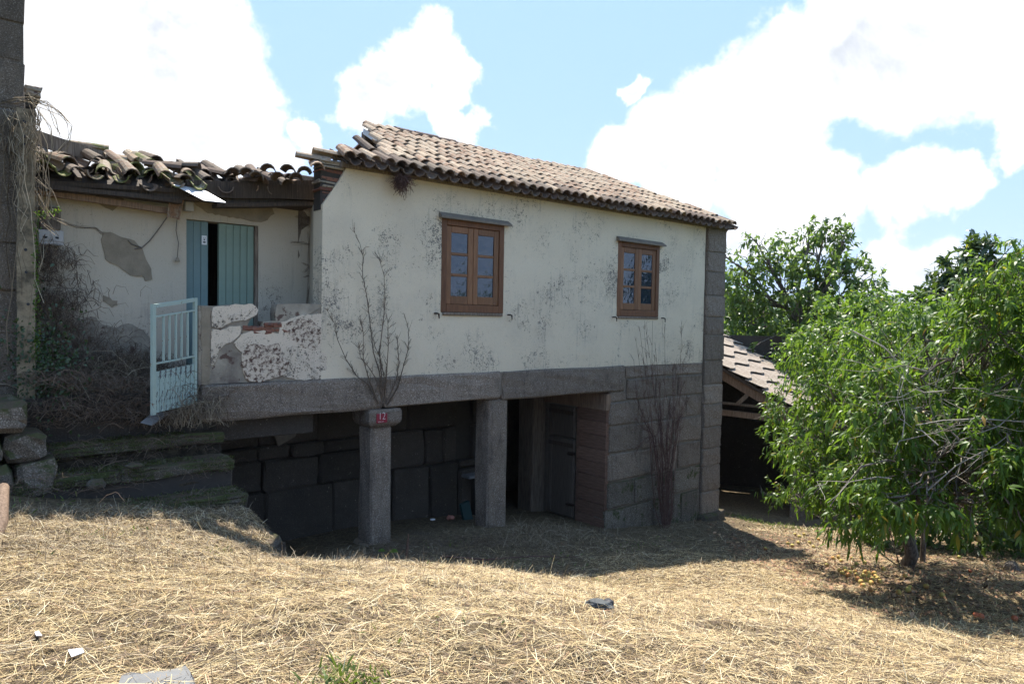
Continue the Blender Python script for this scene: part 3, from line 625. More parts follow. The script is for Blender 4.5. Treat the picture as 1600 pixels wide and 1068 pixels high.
beam('ceiling_board', (-1.7, .86, 1.52), (-.7, .80, 1.50), .3, .03, M['dark_wood']); beam('ceiling_board', (-2.3, .8, 1.50), (-.65, .68, 1.62), .25, .03, M['dark_wood'])
P0 = at(52, 214, 8.4); P1 = at(178, 252, 9.0); wbeam('loose_rafter', P0, P1, .07, .17, M['old_wood'], house, .004)
P0 = at(50, 247, 8.3); P1 = at(92, 262, 8.5); wbeam('loose_rafter', P0, P1, .06, .08, M['old_wood'], house, .004)
MB().add(*hbox((0, 0, 0), (0, 0, 0))) if False else None
# bent pale sheet over the door
s_ = .70; A = [hs(270, 300, s_), hs(322, 304, s_ - .1), hs(333, 309, s_ - .3), hs(302, 312, s_ - .35)]
V = [H(0, 0, 0)] and [(-2.50, .50, 1.56), (-2.18, .46, 1.545), (-2.00, .12, 1.36), (-2.26, .12, 1.355)]
V = V + [(a, b, c - .008) for a, b, c in V]
obj('metal_sheet', Hn(V), [(0, 1, 2, 3), (7, 6, 5, 4), (0, 4, 5, 1), (1, 5, 6, 2), (2, 6, 7, 3), (3, 7, 4, 0)], M['sheet'], house)

# back wall of the open ground floor: rough blocks with dark joints
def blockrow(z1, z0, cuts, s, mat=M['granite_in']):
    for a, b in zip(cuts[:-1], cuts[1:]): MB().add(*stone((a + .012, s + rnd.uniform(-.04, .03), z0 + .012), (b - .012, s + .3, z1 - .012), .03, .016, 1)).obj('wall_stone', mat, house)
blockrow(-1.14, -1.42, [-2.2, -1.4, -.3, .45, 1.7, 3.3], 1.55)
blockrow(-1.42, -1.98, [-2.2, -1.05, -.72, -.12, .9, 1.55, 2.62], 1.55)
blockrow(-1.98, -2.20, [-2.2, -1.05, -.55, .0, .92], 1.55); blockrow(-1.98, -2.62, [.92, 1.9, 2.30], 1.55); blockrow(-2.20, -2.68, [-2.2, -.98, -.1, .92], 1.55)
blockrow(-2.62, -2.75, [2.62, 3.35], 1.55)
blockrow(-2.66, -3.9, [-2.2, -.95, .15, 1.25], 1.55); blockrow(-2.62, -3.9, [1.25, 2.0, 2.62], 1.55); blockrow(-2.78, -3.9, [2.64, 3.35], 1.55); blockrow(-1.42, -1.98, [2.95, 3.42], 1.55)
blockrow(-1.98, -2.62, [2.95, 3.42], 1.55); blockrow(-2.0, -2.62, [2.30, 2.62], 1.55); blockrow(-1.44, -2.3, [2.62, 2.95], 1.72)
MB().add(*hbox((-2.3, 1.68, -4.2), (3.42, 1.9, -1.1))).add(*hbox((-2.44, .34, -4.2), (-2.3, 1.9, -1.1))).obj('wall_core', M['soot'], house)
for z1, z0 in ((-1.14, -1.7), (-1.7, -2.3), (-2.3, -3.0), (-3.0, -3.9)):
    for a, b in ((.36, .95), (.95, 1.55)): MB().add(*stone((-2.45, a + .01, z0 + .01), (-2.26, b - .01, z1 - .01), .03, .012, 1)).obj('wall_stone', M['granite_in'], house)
A = [(-.86, -1.78), (-.62, -1.50), (-.44, -1.42), (-.40, -1.62), (-.52, -1.86), (-.78, -1.98)]
V, F = prism(A[::-1], 1.46, 1.52); obj('pale_stone', V, F, M['mortar'], house)
# third bay: partition end, dark doorway, side wall with a stable door
MB().add(*stone((3.36, 1.3, -4.0), (3.52, 2.2, -1.12), .01, .004)).obj('doorway_jamb', M['brown_wood'], house)
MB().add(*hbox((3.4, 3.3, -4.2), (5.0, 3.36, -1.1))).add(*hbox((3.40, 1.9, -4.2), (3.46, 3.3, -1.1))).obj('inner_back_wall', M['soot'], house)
MB().add(*stone((4.62, 1.75, -4.1), (4.97, 2.2, -1.12), .02, .006, 1)).obj('doorway_jamb', M['old_wood'], house)
MB().add(*hbox((4.94, .02, -4.3), (5.0, .82, -1.36))).obj('board_wall', M['red_wood'], house)
for k, z in enumerate(np.arange(-4.0, -1.75, .26)): MB().add(*stone((4.905, .03, z + .004), (4.94, .80, z + .255), .006, .003)).obj('board', M['red_wood'], house)
for z0, z1, nm in ((-3.9, -2.36, 'stable_door'), (-2.33, -1.72, 'stable_door')):
    d = MB().add(*stone((4.895, .84, z0), (4.93, 1.58, z1), .006, .002)).obj(nm, M['stable_door'], house)
    for s0 in (.86, 1.46): MB().add(*stone((4.875, s0, z0 + .03), (4.895, s0 + .10, z1 - .03), .004, .001)).obj('door_batten', M['stable_door'], d)
    MB().add(*stone((4.87, .86, z1 - .16), (4.894, 1.56, z1 - .08), .004, .001)).obj('door_batten', M['dark_wood'], d)
V, F = tubes([([H(4.86, .80, -2.62), H(4.86, .98, -2.64)], .035), ([H(4.86, .80, -3.62), H(4.86, 1.0, -3.64)], .03)]); obj('door_hinge', V, F, M['black_metal'], house)
beam('stable_lintel', (4.93, .0, -1.53), (4.93, 1.7, -1.53), .12, .30, M['brown_wood'])
MB().add(*stone((2.50, 1.05, -2.85), (3.04, 1.3, -2.80), .01, .004)).obj('stone_shelf', M['cement'], house)
MB().add(*stone((2.9, 1.36, -3.9), (3.34, 1.6, -2.86), .02, .01)).obj('wall_stone', M['granite_in'], house)

# ------------------------------------------------------------------ roof tiles
def tile_mesh(r0=.092, r1=.074, L=.42, th=.013, arc=R(162), seg=6):
    V = []; F = []
    for k, (y, r_) in enumerate(((0, r0), (L, r1))):
        for lay in (0, th):
            for j in range(seg + 1):
                a = -arc / 2 + arc * j / seg; V.append((math.sin(a) * (r_ - lay), y, math.cos(a) * (r_ - lay) - r_ * .25))
    n = seg + 1
    for j in range(seg):
        F += [(j, j + 1, 2 * n + j + 1, 2 * n + j), (n + j + 1, n + j, 3 * n + j, 3 * n + j + 1), (j + 1, j, n + j, n + j + 1), (2 * n + j, 2 * n + j + 1, 3 * n + j + 1, 3 * n + j)]
    F += [(0, 2 * n, 3 * n, n), (seg, n + seg, 3 * n + seg, 2 * n + seg)]
    return np.array(V), F
TV, TF = tile_mesh()
tile_data = {}
def tile_me(mk):
    if mk not in tile_data:
        me = bpy.data.meshes.new('roof_tile'); me.from_pydata([tuple(v) for v in TV], [], TF); me.materials.append(M[mk]); me.update(); me.polygons.foreach_set('use_smooth', [False] * len(me.polygons)); tile_data[mk] = me
    return tile_data[mk]
def tile_matrix(t, s, z, pitch=.46, yaw=0.0, roll=0.0, flip=False, sc=1.0):
    m = Matrix.Translation(Vector((t, s, z + 3.3))) @ Matrix.Rotation(yaw, 4, 'Z') @ Matrix.Rotation(pitch, 4, 'X') @ Matrix.Rotation(roll + (math.pi if flip else 0), 4, 'Y') @ Matrix.Scale(sc, 4); return m
def put_tile(m, mk='tile', parent=house):
    o = link(bpy.data.objects.new('roof_tile', tile_me(mk))); o.parent = parent; o.matrix_local = m; return o
mass = {'tile': ([], []), 'tile_moss': ([], []), 'tile_dark': ([], [])}
def mass_tile(m, mk='tile'):
    V, F = mass[mk]; n = len(V); A = np.array(m); V += [tuple(v) for v in TV @ A[:3, :3].T + A[:3, 3]]; F += [tuple(i + n for i in f) for f in TF]
PITCH = math.atan(.50); SL = math.cos(PITCH)
RIDGE_S, EAVE_S = 1.98, -.32
def roof_z(t, s): return 2.03 + .50 * (s - EAVE_S) + .035 * float(vn(t, s, .8)) + .02 * float(vn(t + 9, s, 2.2)) - .05 * math.exp(-((t - 4.5) ** 2) / 5) * max(0, s) * .6
def s_top(t):                         # how far up the slope the tiles reach
    if t < .42: return .03
    if t < .95: return .35 + (t - .42) * 3.0
    if t > 6.3: return max(-.2, RIDGE_S - (t - 6.3) * .95)
    return RIDGE_S
nparts = 0
for i in range(46):
    t = -.58 + i * .2; row = 0; s = EAVE_S + rnd.uniform(-.02, .02)
    while s < s_top(t) - .05:
        z = roof_z(t, s); dis = 1.0 if t < .9 and s < .4 else .25
        m = tile_matrix(t + rnd.uniform(-.012, .012) * (1 + dis), s, z + .055, PITCH - .03 + rnd.uniform(-.02, .02), rnd.uniform(-.05, .05) * (1 + dis * 2), rnd.uniform(-.10, .10) * (1 + dis), sc=rnd.uniform(.97, 1.05))
        mk = 'tile_dark' if (row == 0 and rnd.random() < .8) or (t < .2 and rnd.random() < .4) else 'tile'
        if t < 4.1 or row < 2: put_tile(m, mk); nparts += 1
        else: mass_tile(m, mk)
        m2 = tile_matrix(t + .1 + rnd.uniform(-.01, .01), s + .05 - .05 * (row == 0), z + .005, PITCH - .03, rnd.uniform(-.03, .03), rnd.uniform(-.05, .05), True, sc=rnd.uniform(.98, 1.04))
        mass_tile(m2, 'tile_dark' if row == 0 else 'tile')
        s += .30; row += 1
# end hip slope and rear slope
for j in range(15):
    sc_ = -.2 + j * .3; d0 = min(sc_ - .30, 4.5 - sc_); dd = -.25
    while dd < min(d0, 2.3):
        # tile running up from the right hand eave
        tt = 8.66 - dd; z = 2.03 + .5 * (dd + .25); m = tile_matrix(tt, sc_, z + .03, PITCH - .03, R(90) + rnd.uniform(-.05, .05)); mass_tile(m); m = tile_matrix(tt, sc_ + .15, z, PITCH - .03, R(90), 0, True, 1.1); mass_tile(m); dd += .33
for i in range(38):
    t = 1.05 + i * .2; s = 5.1
    while s > max(RIDGE_S + .38, 5.1 - (8.9 - t) * 1.3):
        z = 1.93 + .37 * (5.1 - s); mass_tile(tile_matrix(t, s, z + .05, PITCH - .13, R(180) + rnd.uniform(-.05, .05), sc=1.05)); s -= .34
    if t < 6.2 and t > 1.2:
        put_tile(tile_matrix(t, RIDGE_S, roof_z(t, RIDGE_S) + .05, rnd.uniform(-.05, .05), R(-90) + rnd.uniform(-.1, .1), sc=1.12), 'tile_dark') if i % 2 == 0 else None
for k in range(9):                     # hip line
    f = k / 9; mass_tile(tile_matrix(8.62 - 2.25 * f, -.14 + 2.12 * f, 2.07 + 1.06 * f, .33, R(46), sc=1.1))
# roof boarding
def slab(nm, P, th, mat):
    V = [tuple(p) for p in P] + [(p[0], p[1], p[2] - th) for p in P]; n = len(P)
    F = [tuple(range(n)), tuple(range(2 * n - 1, n - 1, -1))] + [(i, i + n, (i + 1) % n + n, (i + 1) % n) for i in range(n)]
    return obj(nm, Hn(V), F, mat, house)
zz = lambda s: 2.03 + .5 * (s - EAVE_S) - .06
slab('roof_boards', [(-.55, -.22, zz(-.22)), (8.62, -.22, zz(-.22)), (6.35, RIDGE_S, zz(RIDGE_S)), (1.05, RIDGE_S, zz(RIDGE_S)), (.95, 1.3, zz(1.3)), (.6, .5, zz(.5)), (.42, .2, zz(.2)), (-.55, .18, zz(.18))], .03, M['dark_wood'])
slab('roof_boards', [(8.62, -.2, zz(-.2)), (8.62, 4.95, zz(-.2)), (6.35, RIDGE_S, zz(RIDGE_S))], .03, M['dark_wood'])
slab('roof_boards', [(8.62, 4.98, zz(-.25)), (1.4, 4.98, zz(-.25)), (1.05, RIDGE_S, zz(RIDGE_S)), (6.35, RIDGE_S, zz(RIDGE_S))], .03, M['dark_wood'])
MB().add(*stone((-.55, -.06, 1.99), (8.5, .3, 2.06), .0, .0)).obj('wall_plate', M['old_wood'], house)
wbeam('verge_board', H(.86, 1.95, 3.10), H(.80, 1.2, 2.74), .05, .10, M['sheet'], house, .004)  # pale finish painted in for the sunlit edge of a broken plank
wbeam('ridge_beam', H(.85, RIDGE_S, 3.02), H(6.4, RIDGE_S, 3.02), .12, .14, M['old_wood'], house)
# loose and mossy tiles over the porch
slab('porch_roof_boards', [(-4.3, .52, 1.40), (-2.6, .52, 1.51), (-.62, .50, 1.64), (-.62, 1.05, 1.86), (-2.4, 1.2, 1.82), (-4.3, 1.1, 1.70)], .05, M['dark_wood'])
for i in range(96):
    t = -4.15 + (i % 24) * .15; row = i // 24; s = .42 + row * .19 + rnd.uniform(-.09, .09)
    z = 1.47 + (t + 4.15) * .075 + row * .075 + rnd.uniform(-.03, .05) - .05 * (i % 2) + (.05 if -3.9 < t < -3.0 else 0)
    mk = ('tile_moss' if rnd.random() < .8 else 'tile_dark') if t < -2.15 else ('tile_dark' if rnd.random() < .85 else 'tile')
    put_tile(tile_matrix(t + rnd.uniform(-.04, .04), s, z, .24 + rnd.uniform(-.22, .25), rnd.uniform(-.35, .35), rnd.uniform(-.3, .3), i % 2 == 1, rnd.uniform(.92, 1.12)), mk)
for x, y, yaw, pit, rl, mk, D, fl in [(150, 243, .3, .1, .2, 'tile_moss', 8.9, False), (120, 268, -.3, .2, .1, 'tile_moss', 8.5, False), (112, 258, .4, -.1, -.3, 'tile_moss', 8.5, False), (146, 245, 1.3, .05, .1, 'tile', 8.9, False), (170, 236, 1.4, .05, .1, 'tile_moss', 9.2, False),
        (160, 246, -1.35, .05, 0, 'tile', 8.9, False), (218, 254, .1, .4, .1, 'tile', 9.0, False), (246, 252, .2, .3, .5, 'tile_dark', 9.0, False), (284, 264, 1.2, .05, 0, 'tile_dark', 9.0, False), (312, 262, 1.0, .0, .1, 'tile_dark', 9.1, False),
        (280, 288, .2, -1.2, .1, 'tile', 8.75, False), (418, 264, -.45, .12, 0, 'tile_dark', 9.0, False), (449, 265, -.5, .1, .1, 'tile_dark', 9.0, False), (476, 268, -.4, .12, 0, 'tile_dark', 9.05, False), (401, 276, -.4, .1, .3, 'tile_dark', 8.9, False), (433, 277, -.5, .1, -.2, 'tile_dark', 8.9, False), (463, 278, -.4, .1, .1, 'tile_dark', 8.95, False), (497, 262, -.3, .35, .1, 'tile', 9.2, False),
        (385, 270, -.4, .1, 0, 'tile_dark', 9.0, False), (365, 270, -.2, .1, 0, 'tile_dark', 9.0, False), (515, 254, 1.3, .1, 0, 'tile', 9.5, False), (540, 248, 1.35, .1, .2, 'tile', 9.6, False), (560, 246, .6, .1, .3, 'tile_dark', 9.7, False), (582, 238, .2, .6, 0, 'tile_dark', 10.2, False),
        (200, 262, .6, .1, 1.2, 'tile_moss', 8.8, True), (180, 272, -.2, .2, .2, 'tile_moss', 8.6, True), (216, 262, .35, .0, .4, 'tile_moss', 8.7, False), (250, 276, -.1, .1, .1, 'tile_moss', 8.8, False), (195, 280, 0, .1, 0, 'tile_moss', 8.55, True)]:
    P = at(x, y, D); L_ = P - O; put_tile(tile_matrix(float(L_ @ U), float(L_ @ W_), float(L_[2]), pit, yaw, rl, fl, 1.05), mk)
for mk, (V, F) in mass.items():
    if V:
        me = bpy.data.meshes.new('roof_tiles'); me.from_pydata(V, [], F); me.materials.append(M[mk]); me.update(); o = link(bpy.data.objects.new('roof_tiles', me)); o.parent = house; o['kind'] = 'stuff'
# flue
P = at(592, 252, 11.4); V, F = tubes([([P + [0, 0, -.5], P + [0, 0, .27]], .052), ([P + [0, 0, .27], P + [0, 0, .33]], [.075, .03])], 10); obj('flue_pipe', V, F, M['black_metal'], house)
P = at(519, 236, 9.6); V, F = tubes([([P + [.05, 0, -.15], P, P + [-.03, 0, .03]], [.03, .03, .01])], 6); obj('pipe_stub', V, F, M['old_wood'], house)

# ------------------------------------------------------------------ stone stairs up to the porch
def gz(X, Y): return float(G(np.array([X]), np.array([Y]))[0])
def gpt(x, y, lift=0.0):
    r_ = ray(x, y); ks = np.arange(2.0, 24, .25)
    for step_ in (.25, .01):
        Q = r_[None] * ks[:, None] + np.array([0, 0, EYE]); b_ = np.nonzero(Q[:, 2] < G(Q[:, 0], Q[:, 1]))[0]; i_ = b_[0] if len(b_) else len(ks) - 1
        if step_ > .1: ks = np.arange(ks[i_] - .25, ks[i_] + .02, .01)
    P = Q[i_].copy(); P[2] += lift; return P
stairs = thing('stone_stairs', 'mossy overgrown stone steps climbing to the porch gate', 'stairs', H(-3.2, -.4, -2.3), HA)
for top, q0, q1, cuts in ((-2.04, .78, .20, [-3.75, -2.04]), (-1.71, .39, -.15, [-4.75, -3.25, -2.05]), (-1.45, .03, -.50, [-4.6, -2.05]), (-1.19, -.28, -1.0, [-4.6, -2.36])):
    for a, b in zip(cuts[:-1], cuts[1:]):
        MB().add(*stone((a + .004, -q0, top - .13), (b - .004, -q1, top + rnd.uniform(-.01, .01)), .03, .013, 6)).obj('step_stone', M['step'], stairs)
        MB().add(*stone((a + .03, -q0 + .055, top - .5), (b - .03, -q1, top - .125), .03, .02, 5)).obj('riser_stone', M['soil_dark'], stairs)
MB().add(*stone((-4.7, -.35, -3.6), (-2.08, .33, -1.75), .0, 0)).obj('stair_core', M['soot'], stairs)
for a, b in ((-1.80, -1.28), (-1.27, -.72)):
    MB().add(*stone((-2.20, a, -3.5), (-2.0, b, -2.30 - .04 * (a < -1.5)), .04, .03, 2)).obj('retaining_stone', M['granite_moss'], stairs)
for a, b, z0, z1 in ((-.74, -.25, -2.6, -2.06), (-.74, -.1, -3.6, -2.62), (-.24, .28, -2.2, -1.76), (-.1, .33, -3.6, -2.22)):
    MB().add(*stone((-2.12, a, z0), (-2.02, b, z1), .03, .02, 1)).obj('retaining_stone', M['granite_moss'], stairs)
rub = thing('rubble_wall', 'low rough stone wall left of the overgrown steps', 'wall', H(-4.9, -.2, -2.2), HA)
for z, n in ((-2.2, 0), (-1.85, 1), (-1.52, 0), (-1.22, 1)):
    t = -6.2 + n * .2
    while t < -4.25 + (0.35 if z < -1.6 else 0):
        w_ = rnd.uniform(.32, .6); MB().add(*stone((t, -.42 + rnd.uniform(-.05, .05), z), (t + w_ - .02, .15, z + rnd.uniform(.28, .34)), .05, .03, 1)).obj('rubble_stone', M['granite_base'], rub); t += w_
# neighbouring granite building at the left edge of the view
nb = thing('granite_building', 'tall granite neighbour wall at the left edge with weathered blocks', 'building', H(-6.5, .6, -2.2), HA)
z = -2.2; k = 0
while z < 6.3:
    h_ = [.46, .52, .40, .55][k % 4]; t = -4.0 - (.0 if k % 2 else .02); e = [.95, .6, 1.2, .75][k % 4]
    while t > -9.4:
        MB().add(*stone((t - e + .006, .42 + rnd.uniform(-.012, .012), z + .006), (t - .006, .85, z + h_ - .004), .014, .01, 1)).obj('ashlar_stone', M['granite_neighbour'], nb); t -= e; e = rnd.uniform(.6, 1.2)
    z += h_; k += 1
MB().add(*hbox((-9.4, .432, -2.4), (-4.015, .9, z - .02))).add(*hbox((-4.42, .9, -2.4), (-4.02, 5, z - .02))).obj('wall_core', M['granite_neighbour'], nb)
for k, (x, y) in enumerate([(50, 78), (52, 88), (53, 98), (54, 108), (55, 119)]):
    P = at(x - 3, y + 8, 8.45); L_ = P - O; mt = Matrix.Translation(Vector((float(L_ @ U), float(L_ @ W_), float(L_[2]) + 3.3)))
    o = put_tile(mt @ Matrix.Rotation(R(-100), 4, 'Z') @ Matrix.Rotation(-.9, 4, 'X') @ Matrix.Rotation(k * .3, 4, 'Y') @ Matrix.Scale(.8, 4), 'tile', None); o.matrix_local = Matrix(pmat(nb)).inverted() @ pmat(house) @ o.matrix_local; o.parent = nb
for k, (x, y) in enumerate([(47, 135), (47, 145), (46, 153), (45, 162), (43, 171)]):
    L_ = at(x - 8, y, 8.45) - O; t, s_, z_ = float(L_ @ U), float(L_ @ W_), float(L_[2]); MB().add(*stone((t, s_, z_ - .03), (t + .17 - k * .012, s_ + .2, z_ + .035), .012, .01)).obj('brick', M['render'] if k < 2 else M['soot'], nb)
# upright of concrete with holes in front of it
pb = at(41, 560, 7.55); pst = thing('concrete_post', 'slim concrete post with bolt holes wrapped in dry vines', 'post', (pb[0], pb[1], pb[2] - .9), R(35))
post_top = at(41, 172, 7.55)
cx, cy = pb[0], pb[1]; bm = bmesh.new()
V = []; n = 12
ca, sa = math.cos(R(34)), math.sin(R(34))
for k in range(n + 1):
    zz_ = pb[2] - .9 + (post_top[2] - pb[2] + .9) * k / n; xx = cx + (post_top[0] - cx) * max(0, (k - 3) / (n - 3)); hw = .082 + rnd.uniform(-.006, .006)
    for p, q in ((-1, -1), (1, -1), (1, 1), (-1, 1)): V.append((xx + ca * p * hw - sa * q * .06, cy + sa * p * hw + ca * q * .06, zz_))
F = [(3, 2, 1, 0), tuple(range(4 * n, 4 * n + 4))] + [(k * 4 + j, k * 4 + (j + 1) % 4, k * 4 + 4 + (j + 1) % 4, k * 4 + 4 + j) for k in range(n) for j in range(4)]
obj('shaft', V, F, M['concrete'], pst); bm.free()
for x, y in ((38, 190), (38, 213), (38, 226), (40, 390), (41, 425), (44, 475), (45, 533)):
    P = at(x, y, 7.47); a = np.arange(8) * math.pi / 4
    V = [P + .016 * (math.cos(q) * np.array([ca, sa, 0]) + math.sin(q) * np.array([0, 0, 1])) + np.array([sa, -ca, 0]) * dpt for dpt in (-.012, .004) for q in a]
    F = [tuple(range(8)), tuple(range(15, 7, -1))] + [(j, j + 8, (j + 1) % 8 + 8, (j + 1) % 8) for j in range(8)]
    obj('hole_disc', V, F, M['ink'], pst)  # solid dark disc, the hole's inner shade put into its colour

# ------------------------------------------------------------------ metal gate
ga = H(-2.385, .02, 0); gb = H(-2.925, -.346, 0)
gate = thing('metal_gate', 'small turquoise metal garden gate standing open with flaking paint', 'gate', (gb[0], gb[1], gb[2] - 1.15), math.atan2(ga[1] - gb[1], ga[0] - gb[0]))
def gp(f, v, off=0.0):       # f along the gate 0 free end .. 1 hinge, v down 0..1
    z0 = .085 + (.177 - .085) * f; z1 = -1.137 + (-1.105 + 1.137) * f
    d = (ga - gb); d = d / np.linalg.norm(d); nn = np.array([d[1], -d[0], 0]); P = gb + (ga - gb) * f + nn * off; P[2] = EYE + z0 + (z1 - z0) * v; return P
def gbar(nm, a, b, w, mat, th=None, off=0.0):
    A = gp(*a, off); B = gp(*b, off); d_ = ga - gb; return wbeam(nm, A, B, w, th or w, mat, gate, .0008, 0, np.array([d_[1], -d_[0], 0]))
gbar('gate_frame', (.0, 0), (0, 1.0), .05, M['gate_paint'], .036)
gbar('gate_frame', (1, 0), (1, 1.0), .042, M['gate_paint'], .036)
gbar('gate_frame', (.04, .018), (.965, .018), .036, M['gate_paint'], .042)
gbar('rail', (.04, .115), (.965, .115), .028, M['gate_paint'], .018); gbar('rail', (.04, .54), (.965, .54), .028, M['gate_paint'], .018)
for f in (.23, .37, .52, .66, .81): gbar('bar', (f, .125), (f, .53), .020, M['gate_paint'], .020)
for k in range(8):
    f = .075 + k * .122; gbar('slat', (f, .612), (f, .985), .072, M['gate_peel'], .012, rnd.uniform(-.003, .003))
gbar('rail', (.04, .95), (.965, .95), .024, M['gate_peel'], .012, -.018)
for v in (.2, .8):
    V, F = tubes([([gp(1.03, v - .02), gp(1.03, v + .03)], .014)]); obj('hinge', V, F, M['black_metal'], gate)

# ------------------------------------------------------------------ small fixtures on the porch wall
mtr = thing('meter_box', 'pale grey twin electricity meter box with dark print by the concrete post', 'meter box', H(-3.72, .88, .74), HA)
MB().add(*stone((-3.855, .80, .745), (-3.605, .90, .915), .008, .001)).obj('box', M['plastic_grey'], mtr)
for a, b in ((-3.848, -3.737), (-3.730, -3.612)):
    pn = MB().add(*stone((a, .790, .790), (b, .801, .868), .003, .0005)).obj('cover', M['plastic_grey'], mtr)
    c = (a + b) / 2 + .01
    q = MB()
    for k in range(7): q.add(*hbox((c - .030 + rnd.uniform(0, .05), .7875, .812 + rnd.uniform(0, .03)), (c - .015 + rnd.uniform(0, .035), .7895 + k * .0001, .822 + rnd.uniform(0.0, .02) + .004)))
    q.obj('cover_print', M['ink'], pn)
brd = tag(MB().add(*stone((-3.83, .84, .925), (-3.63, .91, 1.185), .008, .004)).obj('meter_board', M['old_wood']), 'dark old wooden board fixed above the grey meter box', 'board')
jb = tag(MB().add(*stone((-2.285, .80, 1.30), (-2.175, .905, 1.42), .01, .002)).obj('junction_box', M['plastic_grey']), 'small pale junction box under the porch eave beside the door', 'junction box')
def curve_obj(nm, paths, mat, lab, cat, k=4, kind=None, group=None, parent=None):
    V, F = tubes(paths, k); o = obj(nm, V, F, mat, parent, loc=None if parent else np.array(V).min(0)); tag(o, lab, cat, group, kind); return o
def pixpath(pts, Y=None, s=None, jit=0.0):
    out = []
    for x, y in pts:
        if s is not None: t, z = hs(x, y, s); P = H(t, s, z)
        else: P = at(x, y, Y)
        out.append(P + rng.normal(0, jit, 3) if jit else P)
    return out
curve_obj('hanging_cable', [(pixpath([(262, 318), (268, 324), (262, 338), (248, 358), (234, 376), (222, 387), (210, 389)], s=.895), .006), (pixpath([(222, 387), (205, 381), (200, 375)], s=.895), .006)], M['cable'], 'thin loose cable hanging diagonally over the bare brown patch', 'cable')
sock = thing('hanging_socket', 'small round light fitting dangling on a wire left of the blue door', 'light fitting', H(-2.30, .87, .6), HA)
curve_obj('wire', [(pixpath([(276, 318), (277, 340), (275, 360), (279, 380), (277, 402)], s=.89), .005)], M['cable'], None, None, parent=sock)
Pq = pixpath([(277, 406)], s=.875)[0]; V, F = tubes([([Pq + [0, 0, .03], Pq + [0, 0, -.02]], [.018, .03])], 8); obj('fitting', V, F, M['render_tan'], sock)
# house number plate on the first capital
t0_, z0_ = hs(588, 661, -.092); t1_, z1_ = hs(605, 645, -.092)
sg = tag(MB().add(*stone((t0_, -.098, z0_), (t1_, -.088, z1_), .002, 0)).obj('number_sign', M['sign_red']), 'dark red number plate reading 12 on the first pillar capital', 'sign')
cu = bpy.data.curves.new('num', 'FONT'); cu.body = '12'; cu.size = .148; cu.align_x = 'CENTER'; cu.extrude = .0006; cu.space_character = 1.05; cu.offset = -.0035
to = bpy.data.objects.new('num', cu); COL.objects.link(to); dg = bpy.context.evaluated_depsgraph_get(); dm = bpy.data.meshes.new_from_object(to.evaluated_get(dg)); bpy.data.objects.remove(to)
dm.materials.clear(); dm.materials.append(M['sign_white']); num = link(bpy.data.objects.new('digits', dm)); num.parent = sg
wpos = H((t0_ + t1_) / 2, -.1005, z0_ + (z1_ - z0_) * .36); num.matrix_local = Matrix(pmat(sg)).inverted() @ (Matrix.Translation(Vector(wpos)) @ Matrix.Rotation(HA, 4, 'Z') @ Matrix.Rotation(R(90), 4, 'X') @ Matrix.Diagonal((.78, 1, 1, 1)))
q = MB()
for k in range(7): a = t0_ + .025 + k * .013 + rnd.uniform(0, .003); q.add(*hbox((a, -.1008, z0_ + .016), (a + .006, -.0995, z0_ + .021 + rnd.uniform(0, .004))))
q.obj('small_print', M['sign_white'], sg)
# clump of dead weed hanging under the eave
cl = H(.30, -.20, 1.93); ps = []
for _ in range(520):
    d = rng.normal(0, 1, 3); d /= np.linalg.norm(d); a = cl + rng.normal(0, .045, 3); b = a + d * rng.uniform(.04, .15) + [0, 0, -.05]; ps.append((wig(a, b, 3, .15), rng.uniform(.0015, .004)))
for _ in range(26): a = cl + rng.normal(0, .05, 3); ps.append((wig(a, a + [rng.normal(0, .05), rng.normal(0, .03), -rng.uniform(.12, .27)], 4, .08), .003))
ps.append((wig(H(.22, -.2, 2.12), H(.32, -.2, 1.98), 4, .05), .006))
curve_obj('dead_weed_clump', ps, M['red_stem'], 'dark clump of dead weed hanging under the roof edge', 'plant', 3)

# ------------------------------------------------------------------ dead shrubs against the front
def twiggy(mains, s0, s1, fine, fl, rad=.011, up=.8):
    ps = []
    for pts in mains:
        n = len(pts); P = [H(*(lambda q, s_: (q[0], s_, q[1]))(hs(x, y, s0 + (s1 - s0) * k / max(1, n - 1)), s0 + (s1 - s0) * k / max(1, n - 1))) for k, (x, y) in enumerate(pts)]
        P = np.array(P) + rng.normal(0, .006, (n, 3)); ps.append((P, np.linspace(rad, .0025, n)))
        for _ in range(int(fine * n)):
            k = rng.integers(0, n - 1); f = rng.random(); a = P[k] * (1 - f) + P[k + 1] * f; ax = P[k + 1] - P[k]; ax /= np.linalg.norm(ax)
            d = ax * up + U * rng.normal(0, .55) + W_ * rng.normal(-.05, .3) + [0, 0, .3]; d /= np.linalg.norm(d); L = fl * rng.uniform(.4, 1.5)
            b = a + d * L; ps.append((wig(a, b, 3, .05), np.linspace(.0042, .0016, 3)))
            for _ in range(2):
                g_ = rng.random(); c = a + (b - a) * g_; d2 = d + rng.normal(0, .5, 3); ps.append(([c, c + d2 * L * .35], .0016))
    return ps
mains = [[(597, 636), (595, 600), (592, 580), (583, 550), (578, 500), (572, 460), (566, 430), (567, 400), (563, 380), (551, 355)], [(597, 630), (596, 585), (592, 550), (600, 500), (602, 470), (600, 430), (593, 402)],
         [(590, 628), (575, 600), (558, 587), (540, 560), (527, 530), (522, 505), (508, 480)], [(592, 630), (577, 592), (569, 560), (568, 520), (562, 492)], [(602, 625), (604, 585), (608, 545), (606, 510), (604, 490)],
         [(606, 632), (622, 605), (632, 570), (638, 545), (639, 515), (632, 490)], [(604, 630), (619, 595), (624, 565), (621, 535), (618, 520)], [(598, 620), (600, 590), (596, 560), (586, 540), (582, 520)], [(598, 615), (586, 590), (574, 570), (563, 556), (560, 540)]]
